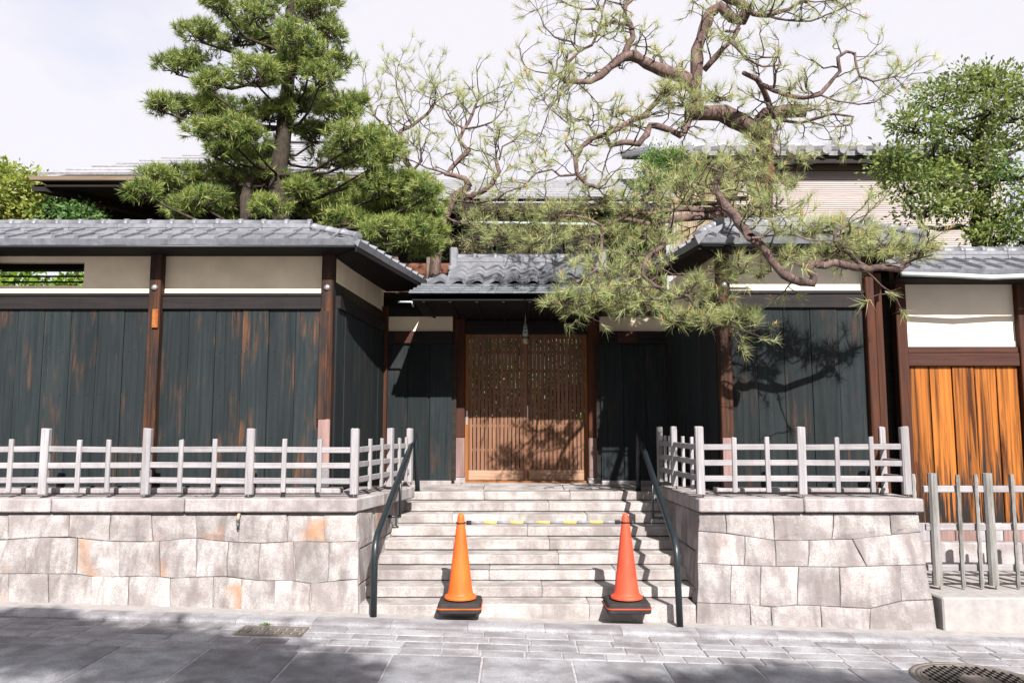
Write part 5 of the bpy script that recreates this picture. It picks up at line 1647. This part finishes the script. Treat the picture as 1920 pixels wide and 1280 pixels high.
tufts = [(1062, 560, 7.7, 58, 22, 46), (1120, 565, 7.6, 70, 28, 64), (1180, 560, 7.5, 60, 34, 60), (1215, 560, 7.4, 40, 28, 34), (1140, 500, 7.8, 80, 32, 60), (1095, 440, 7.9, 75, 34, 60), (1160, 440, 7.9, 75, 40, 60),
         (1010, 445, 7.9, 60, 24, 40), (945, 440, 8.0, 70, 20, 40), (1040, 400, 7.9, 70, 28, 44), (1230, 520, 7.4, 30, 30, 24), (1290, 540, 7.0, 46, 28, 34), (1270, 590, 6.95, 34, 24, 26), (1330, 600, 6.9, 44, 18, 36), (1385, 592, 6.85, 46, 20, 44), (1345, 560, 6.95, 34, 22, 26),
         (1175, 385, 7.9, 70, 34, 50), (1125, 365, 7.8, 50, 26, 30), (1290, 350, 7.9, 55, 34, 46), (1330, 310, 8.0, 60, 30, 46), (1290, 300, 8.1, 50, 22, 26), (1345, 350, 7.9, 40, 30, 30), (1440, 335, 8.2, 56, 44, 60), (1420, 290, 8.2, 40, 26, 34), (1420, 255, 8.3, 36, 20, 30),
         (1290, 180, 8.0, 70, 26, 52), (1350, 178, 8.0, 56, 20, 40), (1250, 170, 7.9, 40, 20, 22), (1460, 385, 7.9, 50, 34, 40), (1520, 425, 6.75, 66, 22, 46), (1590, 430, 6.72, 66, 26, 50), (1650, 455, 6.75, 60, 26, 46), (1715, 466, 6.8, 44, 18, 34), (1560, 470, 6.7, 60, 20, 34), (1460, 475, 6.75, 46, 18, 26), (1390, 495, 6.85, 30, 26, 22), (1430, 505, 6.8, 24, 16, 12),
         (1235, 445, 7.7, 50, 26, 40), (1190, 480, 7.6, 40, 26, 30), (1110, 60, 7.9, 36, 22, 10), (1140, 35, 7.9, 36, 18, 10), (1420, 20, 8.0, 60, 14, 18), (1480, 340, 8.3, 40, 20, 18), (1100, 215, 7.8, 60, 24, 16), (1160, 205, 7.9, 50, 24, 14), (1500, 295, 8.6, 40, 14, 14)]
nt1 = pine(RP, limbs, 'bark_trunk', 'bark_red', .105, tufts, 24, .125, .0042, candle=.16, twig_len=(.20, .42), tuft_n=34)
print('red pine tips', nt1)

# smaller bare pine behind the gate
SPN = thing('small_pine', V((at(825, 440, 10.2).x, 10.2, .88)), 'small half bare pine with pinkish limbs between black pine and gate', 'pine tree')
limbs2 = [
    ('trunk', [V((at(822, 440, 10.2).x, 10.2, .88)), (822, 440, 10.2), (832, 405, 10.2), (842, 388, 10.2), (852, 370, 10.2), (868, 358, 10.2), (880, 350, 10.2)], .085, .05, 0),
    ('limb', [(857, 370, 10.2), (878, 369, 10.1), (895, 364, 10.0), (923, 345, 9.9), (936, 323, 9.9), (930, 300, 9.9)], .042, .022, .7),
    ('limb', [(880, 350, 10.2), (872, 335, 10.2), (836, 326, 10.2), (857, 304, 10.2), (879, 282, 10.2), (861, 264, 10.2), (870, 242, 10.2), (886, 214, 10.2), (895, 190, 10.2)], .042, .016, .9),
    ('limb', [(870, 242, 10.2), (892, 239, 10.1), (923, 229, 10.0), (945, 205, 10.0)], .016, .008, 1.0),
    ('limb', [(870, 242, 10.2), (850, 230, 10.2), (838, 212, 10.2), (830, 190, 10.2)], .013, .007, 1.0),
    ('limb', [(832, 405, 10.2), (800, 345, 10.3), (775, 322, 10.3), (757, 297, 10.3), (745, 267, 10.3), (752, 245, 10.3), (773, 236, 10.3), (800, 215, 10.3), (815, 195, 10.3)], .045, .016, .9),
    ('limb', [(775, 320, 10.3), (790, 302, 10.2), (789, 285, 10.2)], .024, .016, .7),
    ('limb', [(745, 267, 10.3), (720, 235, 10.3), (698, 212, 10.3), (690, 190, 10.3)], .020, .008, 1.1),
    ('limb', [(773, 236, 10.3), (760, 205, 10.3), (745, 175, 10.3), (742, 150, 10.3)], .014, .007, 1.1),
    ('limb', [(800, 215, 10.3), (822, 182, 10.3), (812, 160, 10.3)], .012, .006, 1.1),
    ('limb', [(850, 376, 10.2), (895, 380, 10.0), (925, 375, 9.9), (950, 360, 9.9), (985, 350, 9.8)], .022, .008, .9),
    ('limb', [(936, 300, 9.9), (942, 275, 9.9), (965, 262, 9.9), (985, 245, 9.9)], .014, .006, 1.1),
    ('limb', [(836, 326, 10.2), (800, 315, 10.2), (770, 300, 10.1)], .014, .007, .9),
    ('limb', [(832, 405, 10.2), (870, 420, 9.9), (920, 430, 9.7), (975, 424, 9.6)], .022, .010, .8)]
tufts2 = [(900, 440, 9.9, 70, 24, 40), (960, 452, 9.8, 60, 18, 30), (880, 410, 10, 50, 16, 22), (985, 420, 9.8, 50, 20, 24)]
pine(SPN, limbs2, 'bark_red', 'bark_red', .10, tufts2, 26, .15, .0042, candle=.03, twig_len=(.22, .46))

# ---------- broadleaf crowns
def leaf_quads(P, D, size, asp=.45):
    P = np.asarray(P); m = len(P)
    a = unit(D + rng.normal(size=(m, 3)) * .6)
    s = unit(np.cross(a, rng.normal(size=(m, 3))))
    L = size * rng.uniform(.7, 1.25, (m, 1))
    tip, mid = P + a * L, P + a * L * .5
    w = s * L * asp * .5
    return np.stack([P, mid - w, tip, mid + w], 1).reshape(-1, 3)

def leafy(root, blobs, mat, leaf, per, trunk=None, bark='bark_dark', sub=9, lr=.28, seed=0, name='crown', asp=.45, branch=True):
    """blobs: (centre, rx, ry, rz); each blob gets sub-clumps of leaves with gaps between"""
    Ps, Ds = [], []
    mb = MB()
    for (C, rx, ry, rz) in blobs:
        for i in range(sub):
            u = unit(rng.normal(size=(1, 3)))[0]
            if u[2] < -.5: u[2] *= -.5
            c = np.array(C) + u * np.array([rx, ry, rz]) * rng.uniform(.45, 1.0)
            k = rng.uniform(.6, 1.2) * lr
            n = int(per * rng.uniform(.6, 1.3))
            v = rng.normal(size=(n, 3)) * .48
            Ps.append(c + v * np.array([k, k, k * .62])); Ds.append(unit(v + u * .5) + np.array([0, 0, -.1]))
            if branch and i % 2 == 0:
                s = V(C) + V((U(-.2, .2) * rx, U(-.2, .2) * ry, -rz * .5)); e = V(c)
                m2 = s.lerp(e, .5) + V((U(-.05, .05), U(-.05, .05), U(-.08, .02)))
                mb.tube([s, m2, e], [.022, .014, .006], 5, caps=False)
    if branch and mb.v:
        mb.build('branches', bark, root, 'stuff')
    P, D = np.concatenate(Ps), np.concatenate(Ds)
    tri_mesh(name, leaf_quads(P, D, leaf, asp), mat, root, nv=4)
    return len(P)

BT = thing('broadleaf_tree', V((at(1845, 470, 9.6).x, 9.6, .8)), 'glossy evergreen broadleaf tree rising behind the brown plank wall', 'tree')
yb = 9.6
trb = [V((at(1842, 470, yb).x, yb, .8)), at(1842, 470, yb), at(1835, 420, yb), at(1845, 370, yb), at(1850, 320, yb), at(1835, 260, yb), at(1845, 200, yb), at(1850, 150, yb)]
MB().tube(trb, [.13, .11, .10, .085, .07, .055, .04, .02], 9).build('trunk', 'bark_dark', BT)
for pts, r in (([(1838, 440), (1800, 425), (1760, 430), (1735, 425)], .05), ([(1842, 370), (1790, 350), (1740, 355), (1700, 365)], .035), ([(1848, 320), (1890, 290), (1930, 270)], .04), ([(1835, 270), (1790, 240), (1750, 230)], .03),
               ([(1840, 420), (1880, 400), (1930, 385)], .045), ([(1740, 440), (1720, 400), (1690, 370)], .022), ([(1845, 220), (1880, 190), (1910, 180)], .022)):
    Q = [at(px, py, yb + U(-.25, .25)) for px, py in pts]
    MB().tube(Q, [r * (1 - .6 * i / (len(Q) - 1)) for i in range(len(Q))], 6).build('limb', 'bark_dark', BT)
kb = yb / F
bl = []
for cx, cy, rx, ry in ((1810, 160, 60, 30), (1870, 150, 50, 24), (1760, 190, 55, 28), (1850, 200, 60, 30), (1910, 210, 50, 36), (1720, 235, 45, 26), (1790, 240, 55, 28), (1880, 265, 55, 30), (1740, 285, 60, 30), (1815, 300, 60, 28), (1900, 320, 50, 32), (1690, 320, 50, 26), (1700, 350, 50, 24), (1765, 335, 50, 24),
                       (1850, 350, 50, 28), (1725, 395, 45, 26), (1790, 390, 36, 20), (1890, 400, 60, 30), (1870, 440, 55, 22), (1925, 440, 50, 30), (1680, 300, 26, 20), (1955, 270, 60, 50), (1965, 380, 60, 50), (1940, 170, 50, 40)):
    bl.append((at(cx, cy, yb + U(-.5, .5)), rx * kb, rx * kb * .9, ry * kb))
n_ = leafy(BT, bl, 'leaf_right', .064, 84, sub=9, lr=.25)
print('broad leaves', n_)

LT = thing('spring_tree', V((at(40, 400, 13).x, 13.0, .88)), 'bright yellow-green leafy tree at the left edge beyond the roof', 'tree')
k13 = 13 / F
MB().tube([V((at(20, 430, 13).x, 13.0, .88)), at(20, 430, 13), at(15, 380, 13), at(10, 330, 13)], [.12, .1, .07, .03], 8).build('trunk', 'bark_dark', LT)
leafy(LT, [(at(cx, cy, 13 + U(-.5, .5)), r * k13, r * k13, r * .7 * k13) for cx, cy, r in ((10, 330, 36), (40, 355, 36), (-10, 380, 50), (60, 385, 40), (25, 395, 50), (95, 400, 30), (-60, 350, 60), (-70, 410, 60), (120, 405, 26), (-20, 420, 60))], 'leaf_bright', .075, 120, sub=9, lr=.30, asp=.6)
LS = thing('shrub', V((at(150, 410, 12.4).x, 12.4, .88)), 'rounded green shrub between the bright tree and the rear house', 'shrub')
k12 = 12.4 / F
MB().tube([V((at(150, 430, 12.4).x, 12.4, .88)), at(150, 430, 12.4), at(148, 395, 12.4)], [.06, .05, .02], 7).build('stem', 'bark_dark', LS)
leafy(LS, [(at(cx, cy, 12.4), r * k12, r * k12, r * .7 * k12) for cx, cy, r in ((130, 400, 22), (160, 405, 24), (110, 390, 18), (150, 430, 40))], 'leaf_mid', .07, 90, sub=8, lr=.22)
RBU = thing('round_bush', V((at(1238, 330, 10.6).x, 10.6, .88)), 'rounded bright green bush top before the right rear house', 'bush')
k10 = 10.6 / F
MB().tube([V((at(1240, 400, 10.6).x, 10.6, .88)), at(1240, 400, 10.6), at(1238, 340, 10.6)], [.07, .06, .02], 7).build('stem', 'bark_dark', RBU)
leafy(RBU, [(at(cx, cy, 10.6), r * k10, r * k10, r * .9 * k10) for cx, cy, r in ((1235, 325, 36), (1225, 300, 20), (1260, 305, 24), (1220, 345, 26), (1265, 340, 28))], 'leaf_bush', .045, 170, sub=8, lr=.20, asp=.35)
HG = thing('hedge', V((-5.2, 8.6, .88)), 'sunlit green hedge seen through the slot in the left plaster band', 'hedge')
leafy(HG, [(V((-6.2 + .55 * i, 8.75, z)), .42, .3, .34) for i in range(6) for z in (1.6, 2.3, 2.95)] + [(V((-6.4 + .5 * i, 9.35, z)), .45, .3, .36) for i in range(7) for z in (2.3, 2.9)], 'leaf_hedge', .085, 95, sub=9, lr=.26, branch=True)
HG2 = thing('shrub', V((.6, 11.6, .88)), 'green garden shrub glimpsed through the lattice doors', 'shrub')
leafy(HG2, [(V((-.9 + .5 * i, 11.7, z)), .4, .3, .4) for i in range(7) for z in (1.5, 2.2, 2.8)], 'leaf_mid', .08, 50, sub=6, lr=.26, branch=True)
DR = thing('dry_shrub', V((at(900, 420, 11.0).x, 11.0, .88)), 'straw coloured shrub under the pine limbs behind the gate ridge', 'shrub')
k11 = 11 / F
leafy(DR, [(at(cx, cy, 11.0), r * k11, r * k11 * .6, r * .45 * k11) for cx, cy, r in ((930, 392, 34), (985, 396, 34), (1040, 395, 34), (1090, 390, 34), (880, 470, 26), (985, 470, 30))], 'leaf_dry', .05, 60, sub=7, lr=.18, asp=.3)

wd = thing('weed', V((-1.86, 6.205, zr(-1.86))), 'tiny green weed growing from the kerb joint at the drain cover', 'weed')
P = np.array([[-1.86, 6.205, zr(-1.86) + .005]]) + rng.normal(size=(26, 3)) * [.018, .008, .004]
tri_mesh('leaf', leaf_quads(P, np.array([[0, -.2, .7]]) + rng.normal(size=(26, 3)) * .5, .024, .4), 'leaf_bush', wd, nv=4)
# trees across the road, whose crowns shade the near paving
OT = thing('street_tree', V((-2.2, -4.0, zr(-2.2))), 'leafy tree across the road whose crown shades the lower left paving', 'tree')
MB().tube([(-2.2, -4, zr(-2.2)), (-2.15, -4, 2.5), (-2.2, -4, 5.0), (-2.1, -4, 6.2)], [.17, .14, .09, .03], 9).build('trunk', 'bark_dark', OT)
def occ(px, py, k, drop):
    """point k metres up the sun's ray from the paving seen at (px, py), lowered by drop"""
    d = ray(px, py); t = (zr(0) - EYE) / d.z; q = V((0, 0, EYE)) + d * t
    return q + V((.28, -1, .8)) * k + V((0, 0, -drop))
blo = []
for px, py, k in ((-60, 1172, 9.4), (60, 1178, 9.3), (170, 1186, 9.2), (290, 1194, 9.2), (400, 1206, 9.1), (490, 1226, 9.0), (545, 1246, 8.9)):
    c = occ(px, py, k, .42); blo.append((c, .40, .34, .34))
for i in range(34):
    c = V((U(-5.0, -.45), U(-4.3, -3.6), U(4.6, 6.15))); blo.append((c, .55, .5, .42))
leafy(OT, blo, 'leaf_mid', .13, 110, sub=10, lr=.30)
OT2 = thing('street_tree', V((4.2, -4.0, zr(4.2))), 'leafy tree across the road whose crown shades the lower right paving', 'tree')
MB().tube([(4.2, -4, zr(4.2)), (4.2, -4, 2.5), (4.15, -4, 5.0), (4.2, -4, 6.0)], [.17, .14, .09, .03], 9).build('trunk', 'bark_dark', OT2)
blo = []
for px, py, k in ((1230, 1282, 8.9), (1330, 1272, 8.9), (1430, 1252, 8.9), (1500, 1262, 8.9), (1590, 1276, 8.9), (1690, 1278, 8.9), (1760, 1262, 8.9), (1850, 1272, 8.9), (1960, 1272, 8.9)):
    c = occ(px, py, k, .34); blo.append((c, .36, .3, .26))
for i in range(26):
    c = V((U(2.8, 6.4), U(-4.3, -3.6), U(4.4, 5.6))); blo.append((c, .55, .5, .42))
leafy(OT2, blo, 'leaf_mid', .13, 105, sub=10, lr=.28)
